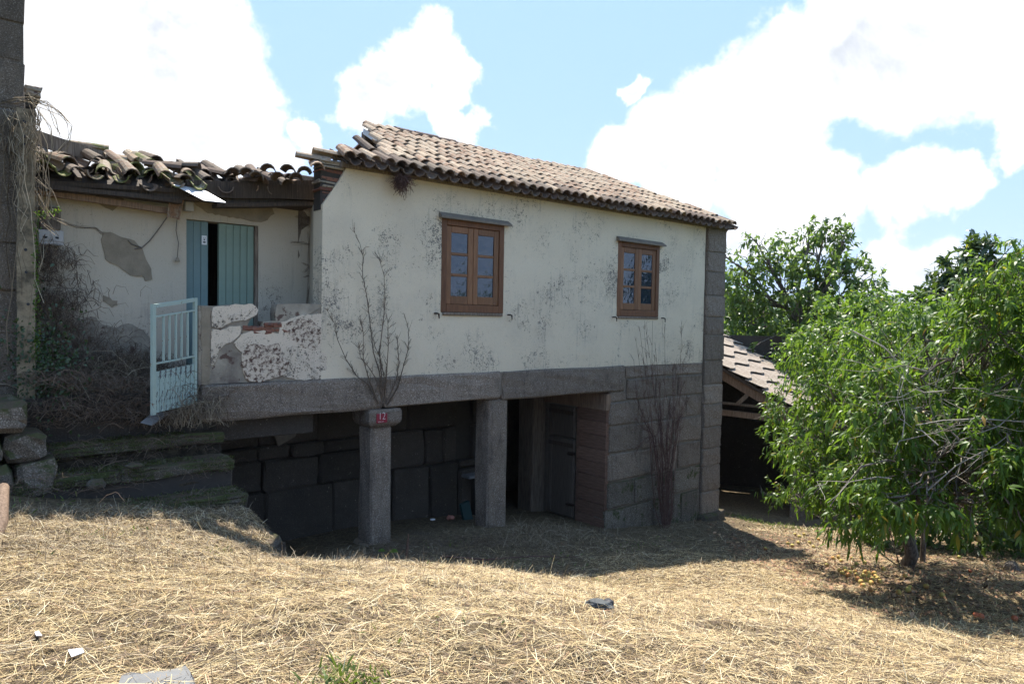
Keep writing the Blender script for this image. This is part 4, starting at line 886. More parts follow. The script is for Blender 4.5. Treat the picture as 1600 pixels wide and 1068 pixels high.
curve_obj('dead_shrub', twiggy(mains, -.06, -.13, 6, .10), M['dry_stem'], 'bare dead shrub growing from the lintel joint above the number plate', 'shrub', 3)
mains = []
for _ in range(34):
    x1 = rng.uniform(988, 1078); x0 = 1040 + (x1 - 1036) * .22 + rng.normal(0, 4); y1 = rng.uniform(500, 640) if rng.random() < .65 else rng.uniform(620, 720)
    mains.append([(1040 + (x0 - 1040) * .45, 828), (x0, 795), (x0 + (x1 - x0) * .15 + rng.normal(0, 2), 740), (x0 + (x1 - x0) * .4 + rng.normal(0, 3), 680), (x0 + (x1 - x0) * .7 + rng.normal(0, 3), (y1 + 680) / 2), (x1, y1)])
curve_obj('dead_bush', twiggy(mains, -.30, -.16, 4, .17, .009, 1.3), M['red_stem'], 'tall reddish leafless bush of thin stems before the granite pier', 'bush', 3)

# ------------------------------------------------------------------ shed behind the corner
eA = np.array([5.12, 17.5, EYE - 1.03]); eX = np.array([.882, -.471, 0]); eD = np.array([.471, .882, 0])
def S(l, d, z): return eA + eX * l + eD * d + np.array([0, 0, z])
def Sroof(l, d): return S(l, d, -.54 * l)
shed = thing('open_shed', 'open timber shed with ribbed tile roof behind the house corner', 'shed', S(0, 3, -3.7), math.atan2(eX[1], eX[0]))
nl = 0
for r in range(12):
    l0 = -2.5 + r * .40
    for c in range(6):
        d0 = -.12 + c * 1.03; V = []; nn_ = 26
        for lay in (0, -.018):
            for l in (l0 - .06, l0 + .2, l0 + .40):
                for j in range(nn_):
                    d = d0 + 1.02 * j / (nn_ - 1); wv2 = .09 * math.sin((d) * 2 * math.pi / 2.0 + 1.1) ; ll = l + wv2 * .9
                    V.append(Sroof(ll, d) + np.array([0, 0, .06 + lay + .012 * (j % 2) + .03 * (l0 + .4 - l) / .4 * -1 + .035 * (l - l0) / .4]))
        F = []
        for lay in (0, 1):
            b0 = lay * 3 * nn_
            for k in range(2):
                for j in range(nn_ - 1):
                    q = (b0 + k * nn_ + j, b0 + k * nn_ + j + 1, b0 + (k + 1) * nn_ + j + 1, b0 + (k + 1) * nn_ + j); F.append(q if lay == 1 else q[::-1])
        for j in range(nn_ - 1): F.append((2 * nn_ + j, 2 * nn_ + j + 1, 5 * nn_ + j + 1, 5 * nn_ + j))
        for k in range(2): F.append((k * nn_, (k + 1) * nn_, 3 * nn_ + (k + 1) * nn_, 3 * nn_ + k * nn_))
        obj('roof_sheet', V, F, M['tile_shed'], shed)
def sbeam(nm, a, b, w, h, m): return wbeam(nm, S(*a), S(*b), w, h, M[m], shed, .012, 1)
sbeam('barge_board', (-1.7, -.10, .86), (2.4, -.10, -1.36), .04, .07, 'dark_wood')
sbeam('rafter', (-1.7, .0, .70), (2.4, .0, -1.52), .10, .20, 'brown_wood')
sbeam('tie_beam', (-1.7, .0, -1.16), (2.4, .0, -1.30), .16, .14, 'brown_wood'); sbeam('tie_beam', (-1.7, .05, -.92), (2.2, .05, -1.06), .06, .06, 'old_wood')
sbeam('strut', (.52, .0, -.98), (.86, .0, -.58), .09, .10, 'old_wood'); sbeam('strut', (1.22, .0, -1.18), (1.22, .0, -.85), .10, .14, 'brown_wood'); sbeam('strut', (1.55, .0, -1.2), (1.55, .0, -1.0), .08, .16, 'brown_wood')
for d in (1.2, 2.4, 3.6, 4.8): sbeam('rafter', (-1.7, d, .80), (2.4, d, -1.42), .09, .12, 'dark_wood')
for l in (-1.2, -.2, .8, 1.8): sbeam('purlin', (l, -.05, -.54 * l - .10), (l, 6.0, -.54 * l - .10), .08, .08, 'dark_wood')
sv = lambda a, b: [S(*p) for p in boxv(a, b)]
for nm, a, b in (('side_wall', (2.5, .3, -6), (2.7, 6, -1.5)), ('back_wall', (-2.2, 6, -6), (2.7, 6.2, .6)), ('side_wall', (-2.3, .2, -6), (-2.1, 6, .9))):
    obj(nm, sv(a, b), BOXF, M['granite_in'], shed)
pp = gpt(1253, 782); 
for k in range(4): 
    c = S(2.02, .0, -3.5 + k * .55); obj('pillar_stone', [c + eX * x * .2 + eD * y * .2 + np.array([0, 0, z * .27]) + rng.normal(0, .012, 3) for x, y, z in [(-1, -1, -1), (1, -1, -1), (1, 1, -1), (-1, 1, -1), (-1, -1, 1), (1, -1, 1), (1, 1, 1), (-1, 1, 1)]], BOXF, M['granite'], shed)

# ------------------------------------------------------------------ leaves
def leaves(P, D, Nn, L, Wd, droop):
    """narrow blades: P base, D direction, Nn face normal, all Nx3; four faces each"""
    n = len(P); D = D / np.linalg.norm(D, axis=1)[:, None]; S_ = np.cross(D, Nn); S_ /= np.linalg.norm(S_, axis=1)[:, None] + 1e-9; Nn = np.cross(S_, D)
    L = np.broadcast_to(L, n)[:, None]; Wd = np.broadcast_to(Wd, n)[:, None]; dr = np.broadcast_to(droop, n)[:, None]
    dn = np.array([0, 0, -1.0])
    def c(f): return P + D * L * f + dn * dr * L * f * f
    m1 = c(.32); m2 = c(.68); tip = c(1.0); fold = Nn * Wd * .18
    V = np.stack([P, m1 - S_ * Wd * .5 + fold, m1 + S_ * Wd * .5 + fold, m2 - S_ * Wd * .42 + fold, m2 + S_ * Wd * .42 + fold, tip], 1).reshape(-1, 3)
    b = np.arange(n)[:, None] * 6
    F = np.concatenate([b + [0, 2, 1], b + [1, 2, 4], b + [1, 4, 3], b + [3, 4, 5]], 1).reshape(-1, 3)
    return V, F
def shoots(lobes, per_m2, nleaf, slen, L, Wd, droop, outw=.7, down=.5, gap=.0, shell=(.55, 1.02), updir=0.0):
    Ps, Ds, Ns = [], [], []; tw = []
    for c, r_ in lobes:
        c = np.asarray(c, float); n = int(per_m2 * 4 * math.pi * r_ * r_)
        d = rng.normal(0, 1, (n, 3)); d /= np.linalg.norm(d, axis=1)[:, None]
        rad = r_ * rng.uniform(*shell, n) * (1 + .25 * np.array([mn.noise(Vector(c + q * 1.7)) for q in d]))
        p = c + d * rad[:, None] * [1, 1, .85]
        keep = np.array([mn.noise(Vector(q * 1.9)) for q in p]) > gap - .5
        p, d = p[keep], d[keep]
        sd_ = d * outw + rng.normal(0, .45, p.shape) + [0, 0, -down + updir]; sd_ /= np.linalg.norm(sd_, axis=1)[:, None]
        ln = slen * rng.uniform(.6, 1.3, len(p)); 
        for k in range(nleaf):
            f = (k + rng.random(len(p))) / nleaf; b = p + sd_ * (ln * f)[:, None]
            ld = sd_ * .55 + rng.normal(0, .62, p.shape) + [0, 0, -droop * .4]; ld /= np.linalg.norm(ld, axis=1)[:, None]
            Ps.append(b); Ds.append(ld); nn = rng.normal(0, .5, p.shape) + [0, -.15, 1.0]; Ns.append(nn)
        for q in range(0, len(p), 5): tw.append(([p[q] - d[q] * r_ * .35, p[q], p[q] + sd_[q] * ln[q]], [.006, .004, .0015]))
    P = np.concatenate(Ps); D = np.concatenate(Ds); Nn = np.concatenate(Ns)
    return P, D, Nn, tw
def pl(lst): return [(at(x, y, Y), r_) for x, y, Y, r_ in lst]
def branches(base, lobes, r0, n1=5, sag=.0):
    ps = []; base = np.asarray(base, float)
    for c, r_ in lobes:
        c = np.asarray(c, float); mid = base + (c - base) * .45 + rng.normal(0, .12, 3) + [0, 0, sag * np.linalg.norm(c - base)]
        P = np.array([base, base + (mid - base) * .5 + rng.normal(0, .05, 3), mid, mid + (c - mid) * .5 + rng.normal(0, .07, 3), c]); ps.append((P, np.linspace(r0, r0 * .22, 5)))
        for _ in range(n1):
            a = P[rng.integers(2, 5)]; e = c + rng.normal(0, 1, 3) * r_ * .55; ps.append((wig(a, e, 4, .08), np.linspace(r0 * .3, r0 * .08, 4)))
    return ps
def tree(name, label, cat, base, lobes, leafm, barkm, r0, args, group=None, single=0, dead=None, trunk_to=None):
    T_ = thing(name, label, cat, base, 0, group)
    fork = np.asarray(trunk_to if trunk_to is not None else np.asarray(base) + [0, 0, .6], float)
    V, F = tubes([(wig(np.asarray(base, float) + [0, 0, -.15], fork, 5, .03), np.linspace(r0 * 1.5, r0, 5))], 8); obj('trunk', V, F, M[barkm], T_)
    V, F = tubes(branches(fork, lobes, r0 * .6), 5); obj('branches', V, F, M[barkm], T_)['kind'] = 'stuff'
    P, D, Nn, tw = shoots(lobes, **args['sh']); n = len(P); L = args['L'] * rng.uniform(.6, 1.25, n); Wd = L * args['w'] * rng.uniform(.8, 1.2, n); dr = args['droop'] * rng.uniform(.4, 1.4, n)
    if single:
        near_ = np.argsort(np.hypot(P[:, 0], P[:, 1]) - .6 * (np.abs(P[:, 0] / P[:, 1]) > .72) * -5)[:single]; msk = np.ones(n, bool); msk[near_] = False
        me0 = None
        for i in near_:
            v, f = leaves(P[i:i + 1], D[i:i + 1], Nn[i:i + 1], L[i:i + 1], Wd[i:i + 1], dr[i:i + 1]); obj('leaf', v, f, M[leafm], T_)
        P, D, Nn, L, Wd, dr = P[msk], D[msk], Nn[msk], L[msk], Wd[msk], dr[msk]
    V, F = leaves(P, D, Nn, L, Wd, dr); obj('foliage', V, F, M[leafm], T_)['kind'] = 'stuff'
    V, F = tubes(tw, 3); obj('twigs', V, F, M[barkm], T_)['kind'] = 'stuff'
    if dead: V, F = tubes(dead, 4); obj('dead_branches', V, F, M['dead_twig'], T_)['kind'] = 'stuff'
    return T_
pe0 = ([(1232, 640, 12.2, .42), (1218, 700, 12, .3), (1262, 590, 12, .5), (1305, 545, 11.6, .55), (1255, 700, 11.5, .42), (1312, 640, 10.6, .62), (1296, 735, 10, .50), (1345, 765, 9.6, .42), (1322, 795, 9.6, .2), (1375, 560, 11, .62), (1385, 640, 9.8, .62), (1388, 718, 9.2, .48),
         (1445, 530, 11, .5), (1440, 590, 9.9, .45), (1425, 770, 9.2, .36), (1462, 735, 8.8, .38), (1525, 560, 9.4, .45), (1560, 520, 9, .5), (1585, 590, 8.6, .40), (1502, 770, 8.8, .36), (1560, 735, 8.2, .38), (1592, 700, 8, .34), (1545, 785, 8.4, .24), (1595, 770, 8, .32),
         (1500, 690, 8.5, .22), (1545, 655, 8.7, .2), (1610, 650, 8.2, .3), (1650, 560, 8, .8), (1665, 740, 7.8, .6), (1665, 470, 8.8, .7), (1740, 560, 8, .95), (1740, 700, 7.4, .9), (1592, 425, 8.8, .26), (1604, 378, 8.8, .14), (1560, 450, 9.0, .36), (1225, 770, 12, .16), (1190, 770, 12, .12),
         (1500, 500, 10.5, .45), (1360, 500, 12, .4), (1490, 560, 10, .5), (1420, 680, 10.8, .8), (1530, 620, 10.6, .9), (1650, 640, 10.5, 1.1), (1340, 700, 11.2, .6),
         (1400, 785, 8.9, .22), (1450, 775, 8.7, .25), (1370, 795, 8.9, .2), (1520, 785, 8.4, .2), (1330, 812, 9.4, .18), (1300, 800, 10, .25), (1268, 768, 11, .25), (1580, 790, 8.0, .2)])
def remap(x, y, Y, r_):
    ym = np.interp(x, [1190, 1230, 1270, 1320, 1385, 1450, 1600, 1750], [12.3, 11.5, 10.2, 8.5, 7.3, 7.1, 6.9, 6.8]); yr = np.interp(x, [1190, 1230, 1270, 1320, 1385, 1450, 1600, 1750], [12.2, 12, 11.6, 10.6, 9.9, 9.5, 8.4, 7.9])
    Y2 = ym * (1 + .8 * (Y / yr - 1)); return (x, y, Y2, r_ * Y2 / Y * .97)
pe = pl([remap(*q) for q in pe0])
pe += [((5.9, 11.8, EYE - .9), .95), ((7.2, 12.2, EYE - .6), 1.1), ((8.6, 11.5, EYE - .4), 1.1), ((7.4, 10.3, EYE - .3), 1.0), ((9.2, 9.6, EYE - .2), 1.2), ((5.7, 8.6, EYE - .7), .8), ((7.4, 8.4, EYE - .3), 1.1), ((5.0, 9.6, EYE - 1.0), .7), ((6.2, 10.2, EYE - .9), .9)]  # unseen rear crown lobes, added to cast shade under the tree
dead = []
for _ in range(60):
    x, y = rng.uniform(1370, 1640), rng.uniform(590, 740) + rng.normal(0, 25); Y = rng.uniform(6.6, 7.6); a = at(x, y, Y); d = rng.normal(0, 1, 3) * [1, .5, .45] + [-.3, 0, .15]; d /= np.linalg.norm(d); L_ = rng.uniform(.25, .9)
    P_ = wig(a, a + d * L_, 5, .05); dead.append((P_, np.linspace(rng.uniform(.003, .007), .0018, 5)))
    for _ in range(4): c = P_[rng.integers(1, 5)]; dead.append((wig(c, c + (d + rng.normal(0, .7, 3)) * .22, 3, .08), .002))
for pts, Y, r_ in (([(1600, 655), (1530, 650), (1470, 655), (1430, 670)], 6.7, .008), ([(1500, 690), (1560, 660), (1600, 640)], 6.7, .008), ([(1450, 770), (1490, 730), (1550, 690), (1600, 665)], 6.8, .008), ([(1330, 515), (1380, 540), (1402, 558)], 7.2, .008), ([(1440, 840), (1445, 800), (1490, 740), (1520, 690)], 7.0, .008), ([(1600, 700), (1575, 725), (1560, 760)], 6.6, .008)):
    P_ = np.array(pixpath(pts, Y=Y, jit=.02)); dead.append((P_, np.linspace(r_, r_ * .5, len(P_))))
tb = gpt(1470, 835); tree('peach_tree', 'large drooping peach tree with glossy narrow leaves right of the house', 'tree', (6.4, 11.3, gz(6.4, 11.3)), pe, 'peach_leaf', 'bark', .075,
     dict(sh=dict(per_m2=62, nleaf=12, slen=.26, L=0, Wd=0, droop=.7, outw=.9, down=.25, gap=.47, shell=(.45, 1.15)), L=.10, w=.25, droop=.45), single=290, dead=dead, trunk_to=(6.2, 10.7, gz(6.4, 11.3) + 1.2))
wl = pl([(1200, 405, 24, .75), (1262, 395, 24, .95), (1288, 362, 24, .5), (1318, 372, 23.5, .42), (1325, 352, 23.5, .18), (1215, 455, 24, 1.3), (1295, 440, 23, 1.05), (1150, 440, 24, 1.0), (1330, 405, 23, .5), (1358, 436, 22.5, .5), (1172, 505, 24, 1.2), (1250, 505, 23, 1.2),
         (1338, 482, 22, .9), (1128, 397, 24, .28), (1180, 375, 24, .3), (1140, 560, 24, .9), (1225, 560, 22, 1.0), (1290, 520, 21, 1.0), (1385, 520, 21, .8), (1265, 360, 24, .25), (1305, 400, 24, .6)])
tree('walnut_tree', 'tall airy walnut tree rising behind the shed roof', 'tree', (10.6, 24.2, gz(10.6, 24.2)), wl, 'walnut_leaf', 'bark', .16, dict(sh=dict(per_m2=8, nleaf=15, slen=.45, L=0, Wd=0, droop=.5, outw=.6, down=.12, gap=.48, shell=(.4, 1.15)), L=.19, w=.42, droop=.3), trunk_to=at(1265, 520, 24.0))
lq = pl([(1500, 430, 14.5, .42), (1528, 405, 14.5, .42), (1482, 450, 14.5, .3), (1555, 445, 14, .45), (1512, 398, 14.5, .16), (1480, 475, 14, .4), (1540, 480, 14, .5), (1450, 480, 14.5, .3)])
tree('loquat_tree', 'dark broad leaved tree standing up above the peach tree at right', 'tree', (9.4, 14.4, gz(9.4, 14.4)), lq, 'loquat_leaf', 'bark', .09, dict(sh=dict(per_m2=26, nleaf=10, slen=.25, L=0, Wd=0, droop=.2, outw=.6, down=-.45, gap=.2), L=.21, w=.3, droop=.25), trunk_to=(9.3, 14.4, EYE - .9))
vl = pl([(1455, 505, 11.5, .32), (1490, 520, 11.3, .36), (1520, 505, 11.2, .32), (1470, 540, 11.2, .34), (1505, 545, 11, .3), (1330, 505, 15, .7), (1390, 500, 15, .55)])
tree('grape_vine', 'pale green broad leaved vine climbing through the peach tree top', 'vine', (6.9, 11.6, gz(6.9, 11.6)), vl, 'vine_leaf', 'bark', .03, dict(sh=dict(per_m2=30, nleaf=8, slen=.3, L=0, Wd=0, droop=.4, outw=.6, down=.1, gap=.1), L=.13, w=.75, droop=.35), trunk_to=(6.95, 11.5, EYE - 1.2))
lab = ['dense dark tree beyond the shed seen under the walnut', 'rounded dark tree behind the walnut and peach crowns', 'dark tree behind the right part of the garden', 'dark tree at the far right beyond the peach tree']
for k, lst in enumerate([[(1140, 530, 28, 2.2), (1180, 560, 28, 2.4), (1220, 600, 27, 2.3), (1150, 620, 28, 2.5)], [(1290, 530, 30, 2.0), (1340, 560, 29, 2.4), (1300, 610, 28, 2.6), (1370, 560, 29, 1.4)], [(1440, 580, 26, 1.7), (1520, 560, 26, 1.9), (1470, 600, 25, 2.5)], [(1570, 520, 24, 2.0), (1640, 500, 24, 2.6), (1600, 600, 22, 2.6)]]):
    lb = pl(lst); c = np.mean([q[0] for q in lb], 0)
    tree('background_tree', lab[k], 'tree', (c[0], c[1], gz(c[0], c[1])), lb, 'hedge_leaf', 'bark', .2, dict(sh=dict(per_m2=9, nleaf=12, slen=.6, L=0, Wd=0, droop=.4, outw=.6, down=.1, gap=.0), L=.26, w=.5, droop=.3), group='dark trees beyond the garden', trunk_to=c - [0, 0, 1.2])

for k, lst in enumerate([[(7.3, 13.0, -3.7, .7), (8.4, 12.6, -3.5, .9), (9.6, 12.9, -3.4, 1.0), (10.8, 14.6, -3.2, 1.2)], [(9.7, 10.9, -3.4, .8), (11.2, 11.2, -3.2, 1.1), (12.6, 11.2, -3.0, 1.3)]]):  # bushes added so the hollow behind the peach tree reads dark
    lb = [((x, y, z_ + EYE), r_) for x, y, z_, r_ in lst]; c = np.mean([q[0] for q in lb], 0)
    tree('shade_bush', ['low dark bush added to darken the gap behind the peach trunk', 'low dark bush added to darken the far right below the crown'][k], 'bush', (c[0], c[1], gz(c[0], c[1])), lb, 'hedge_leaf', 'bark', .04, dict(sh=dict(per_m2=26, nleaf=10, slen=.35, L=0, Wd=0, droop=.4, outw=.6, down=.1, gap=.0), L=.12, w=.4, droop=.3), group='added bushes under the trees', trunk_to=c - [0, 0, .3])

# ------------------------------------------------------------------ straw, litter, weeds
def blades(P, ang, tilt, L, w, sag, up=.02):
    n = len(P); d = np.stack([np.cos(ang) * np.cos(tilt), np.sin(ang) * np.cos(tilt), np.sin(tilt)], 1); s_ = np.stack([-np.sin(ang), np.cos(ang), rng.normal(0, .35, n)], 1); s_ /= np.linalg.norm(s_, axis=1)[:, None]
    V = []
    if sag is None:
        e = P + d * L[:, None] + [0, 0, up]; ww = (w * .5)[:, None]; V = np.stack([P + [0, 0, up] - s_ * ww, P + [0, 0, up] + s_ * ww, e + s_ * ww * .6, e - s_ * ww * .6], 1).reshape(-1, 3); return V, np.arange(n)[:, None] * 4 + np.arange(4)[None]
    for f in (0, .5, 1.0):
        c = P + d * (L * f)[:, None] + np.array([0, 0, 1.0]) * (up + sag * L * (f - f * f) * 4 * .25)[:, None]; ww = (w * (1 - .55 * f) * .5)[:, None]; V += [c - s_ * ww, c + s_ * ww]
    V = np.stack(V, 1).reshape(-1, 3); b = np.arange(n)[:, None] * 6
    return V, np.concatenate([b + [0, 1, 3, 2], b + [2, 3, 5, 4]], 1).reshape(-1, 4)
def tq(X, Y): return (X - O[0]) * U[0] + (Y - O[1]) * U[1], -((X - O[0]) * W_[0] + (Y - O[1]) * W_[1])
def scatter(n, y0, y1, p=1.0, wide=.86):
    Y = y0 + (y1 - y0) * rng.random(n) ** p; X = Y * rng.uniform(-wide, wide, n); return X, Y
def follow(X, Y, L, ang):
    z = G(X, Y); z2 = G(X + L * np.cos(ang), Y + L * np.sin(ang)); return z, np.clip(np.arctan2(z2 - z, L), -.6, .6)
def straw(n, y0, y1, Lr, wr, mat, name, label, cat, keepf, tilt=.10, stand=.05, p=1.0, straight=False, patchy=0.0):
    X, Y = scatter(n, y0, y1, p); t, q = tq(X, Y); k = keepf(X, Y, t, q) & (rng.random(n) > patchy * sstep(vn(X, Y, 1.9) + .6 * vn(X, Y, 5.3), .02, .4)); X, Y = X[k], Y[k]; n = len(X)
    # straw lies in loosely combed swathes
    ang = rng.uniform(0, 2 * math.pi, n); sw = vn(X, Y, .6) * 5; ang = np.where(rng.random(n) < .25, sw + rng.normal(0, .8, n), ang)
    L = rng.uniform(*Lr, n) * rng.uniform(.5, 1.1, n); z, sl = follow(X, Y, L, ang)
    tl = sl + np.abs(rng.normal(0, tilt, n)) + (rng.random(n) < stand) * rng.uniform(.2, 1.1, n)
    w = rng.uniform(*wr, n) * (.6 + Y / 11)
    V, F = blades(np.c_[X, Y, z], ang, tl, L, w, None if straight else rng.normal(.15, .25, n), np.zeros(3) if False else (.012 if straight else rng.uniform(-.005, .03, n)))
    o = obj(name, V, F, M[mat], loc=(0, 4, 0)); tag(o, label, cat, None, 'stuff'); return o
sunny = lambda X, Y, t, q: ((q > .9 + .5 * vn(X, Y, 2)) | (t > 8.8)) & ~((t < -2.0) & (q < .80)) & (rng.random(len(X)) < np.where((t > -2) & (q < 2.2 + vn(X, Y, 1.5)) & (t < 8.3), .10, 1.0))
straw(380000, 2.2, 15, (.03, .15), (.0016, .0042), 'straw', 'straw', 'layer of cut dry straw covering the whole yard', 'straw', sunny, p=.85, straight=True, patchy=.5, tilt=.14)
straw(34000, 2.2, 13, (.10, .28), (.0016, .0036), 'straw', 'straw', 'longer pale straws strewn over the cut straw layer', 'straw', sunny, p=.85, tilt=.08, stand=.02)
straw(60000, 2.2, 14, (.03, .12), (.002, .006), 'dry_stem', 'brown_chaff', 'dark brown chaff mixed through the straw', 'chaff', sunny, p=.85, straight=True, tilt=.12)
straw(30000, 4, 17, (.06, .22), (.002, .005), 'tan_stem', 'dry_brush', 'thin brown dry brush lying in the shade at the foot of the house', 'brushwood', lambda X, Y, t, q: (q > -.1) & (q < 3.4) & (t > -1.95) & (t < 9.5), tilt=.25, stand=.15)
straw(60000, 4.8, 8.6, (.05, .20), (.002, .005), 'tan_stem', 'dry_brush', 'brown dry stalks scattered over the bank below the steps', 'brushwood', lambda X, Y, t, q: (q > .75) & (t < -1.5) & (t > -7) & (rng.random(len(X)) < sstep(q, 3.6, 1.6) + .12), tilt=.2, stand=.12)
# leaf litter under the peach tree
n = 9000; X = rng.normal(5.6, 1.9, n); Y = rng.normal(10.3, 2.1, n); k = (X > 3.4 + .06 * (Y - 6)) & (Y > 4.5) & (Y < 15); X, Y = X[k], Y[k]; n = len(X)
V, F = leaves(np.c_[X, Y, G(X, Y) + .012], np.c_[rng.normal(0, 1, (n, 2)), rng.normal(0, .12, n)], np.c_[rng.normal(0, .35, (n, 2)), np.ones(n)], rng.uniform(.05, .11, n), rng.uniform(.018, .04, n), -.1)
tag(obj('leaf_litter', V, F, M['litter'], loc=(5, 10, -2)), 'brown fallen leaves lying under the peach tree', 'leaf litter', None, 'stuff')
# green sprigs
def sprigs(n, pts, mat, name, label, cat, L=(.04, .10), spread=.12, per=14):
    P = []; D = []; 
    for (x, y) in pts:
        c = gpt(x, y)
        for _ in range(per): P.append(c + [rng.normal(0, spread), rng.normal(0, spread), 0]); D.append([rng.normal(0, .5), rng.normal(0, .5), rng.uniform(.4, 1.2)])
    P = np.array(P); P[:, 2] = G(P[:, 0], P[:, 1]); D = np.array(D); m_ = len(P)
    V, F = leaves(P, D, rng.normal(0, 1, (m_, 3)), rng.uniform(*L, m_), rng.uniform(.006, .016, m_), rng.uniform(.1, .5, m_)); return tag(obj(name, V, F, M[mat], loc=P.mean(0)), label, cat, None, 'stuff')
sprigs(0, [(60, 785), (25, 800), (110, 790), (335, 860), (200, 830), (150, 838), (250, 800), (12, 880), (90, 640), (45, 740), (330, 863)], 'grass', 'weeds', 'small green weeds sprouting through the straw below the steps', 'weeds')
sprigs(0, [(530, 1060), (555, 1063), (580, 1066), (510, 1066)], 'grass', 'grass_tuft', 'fresh green grass tuft at the bottom edge of the straw', 'grass', (.04, .12), .06, 34)
sprigs(0, [(1165, 812), (1200, 820), (1245, 826), (1275, 828), (1180, 815), (1150, 806), (1220, 822)], 'grass', 'grass_fringe', 'short green grass along the shed entrance', 'grass', (.06, .16), .15, 60)
sprigs(0, [(700, 850), (880, 870), (960, 858), (820, 880), (1000, 850), (760, 885), (640, 880), (1050, 845), (690, 970), (1275, 912), (1270, 840), (920, 905)], 'grass', 'weeds', 'sparse green weeds in the shaded yard before the pillars', 'weeds', (.03, .09), .2, 26)
c = gpt(608, 873); P_ = np.repeat([[0, 0, 0]], 5, 0)
V, F = tubes([(np.array([c, c + [.02, 0, .07], c + [.0, 0, .10]]), .004), (np.array([c + [.02, -.0, .07], c + [-.05, 0, .11]]), .003)], 4); pl_ = obj('broad_leaf_weed', V, F, M['grass'], loc=c); tag(pl_, 'single sunlit broad leaf weed in front of the first pillar', 'weed')
V, F = leaves(np.array([c + [.0, 0, .10], c + [-.05, 0, .11]]), np.array([[1, -.2, .1], [-1, -.3, .1]], float), np.array([[0, -.3, 1], [0, -.3, 1.]]), np.array([.13, .10]), np.array([.09, .07]), .1); obj('leaf', V, F, M['vine_leaf'], pl_)
st_ = gpt(634, 872); curve_obj('broken_stake', [(np.array([st_ + [0, 0, -.05], st_ + [.02, 0, .16], st_ + [.03, 0, .32]]), [.022, .018, .010])], M['red_wood'], 'short reddish broken stake standing before the first pillar', 'stake', 5)
# arching dry bramble stems
def tangle(name, label, cat, pts, n, L, hgt, mat, r_=.004, Yoff=0, parent=None, base=None):
    ps = []; B = [gpt(*p) if base is None else base(*p) for p in pts]
    for _ in range(n):
        a = B[rng.integers(len(B))] + rng.normal(0, .14, 3) * [1, 1, .15]; an = rng.uniform(0, 2 * math.pi); l = L * rng.uniform(.4, 1.3); e = a + [math.cos(an) * l, math.sin(an) * l, rng.uniform(-.1, .25) * hgt]
        t_ = np.linspace(0, 1, 6)[:, None]; P = a + (e - a) * t_ + np.array([0, 0, 1]) * hgt * rng.uniform(.2, 1.2) * (t_ - t_ * t_) * 3 + rng.normal(0, .012, (6, 3)); ps.append((P, np.linspace(r_, r_ * .4, 6) * rng.uniform(.5, 1.3)))
    V, F = tubes(ps, 3); o = obj(name, V, F, M[mat], parent, loc=None if parent else np.array(V).mean(0)); return tag(o, label, cat, None, 'stuff' if not label or n > 60 else None)
onland = lambda x, y: (lambda r_: r_ * ((EYE - 2.75 + 1.55) / 1 if False else 1))(0) 
def plat(x, y, s):     # point of the stair/landing mass seen at this pixel at house depth s
    t, z = hs(x, y, s); return H(t, s, z)
tangle('dry_brambles', 'mass of dry bramble stems piled on the landing against the porch wall', 'brambles', [(90, 640), (130, 630), (170, 620), (210, 625), (240, 635), (120, 600), (180, 590), (75, 620), (150, 650)], 420, .55, .35, 'tan_stem', .0042, base=lambda x, y: plat(x, y, .62))
tangle('dry_brambles', 'dark dry bramble thicket rising at the left end of the porch wall', 'brambles', [(60 + abs(rnd.gauss(0, 1)) * (6 + (yy - 380) * .30), yy) for yy in [rnd.uniform(390, 610) ** 1.0 for _ in range(90)]] + [(rnd.uniform(70, 250), rnd.uniform(560, 610)) for _ in range(60)], 2600, .22, .18, 'dry_stem', .0035, base=lambda x, y: plat(x, y, .82))
tangle('dry_brambles', 'dark matted dry growth covering the landing edge above the steps', 'brambles', [(rnd.uniform(70, 330), rnd.uniform(590, 665)) for _ in range(60)], 1300, .34, .14, 'dry_stem', .004, base=lambda x, y: plat(x, y, .1))
tangle('dry_brambles', 'wiry tangle of dry stems under the hanging gate', 'brambles', [(275, 665), (300, 660), (320, 650), (290, 640), (330, 662)], 150, .36, .30, 'tan_stem', .0035, base=lambda x, y: plat(x, y, -.12))
tangle('dry_weeds', 'dry weed heap in the shade before the stable door', 'weeds', [(820, 830), (850, 835), (880, 838), (830, 850), (900, 845), (800, 850), (860, 860)], 320, .40, .22, 'tan_stem', .003)
tangle('dry_weeds', 'dry weeds tangled round the foot of the second pillar', 'weeds', [(640, 850), (690, 850), (740, 850), (780, 852), (660, 870), (720, 872), (605, 858)], 260, .34, .12, 'dry_stem', .003)
tangle('dry_weeds', 'dry weeds strewn at the foot of the granite pier', 'weeds', [(960, 845), (1000, 835), (1050, 828), (1090, 822), (930, 860), (1020, 850)], 220, .34, .12, 'tan_stem', .003)
tangle('dry_stalks', 'dry stalks lying over the mossy steps', 'stalks', [(100, 735), (160, 725), (230, 712), (300, 700), (140, 690), (220, 675), (60, 750), (200, 760), (280, 745), (330, 730), (120, 770), (260, 690), (330, 690)], 130, .30, .10, 'dry_stem', .003, base=lambda x, y: plat(x, y, (y - 660) / 100 * -.75))
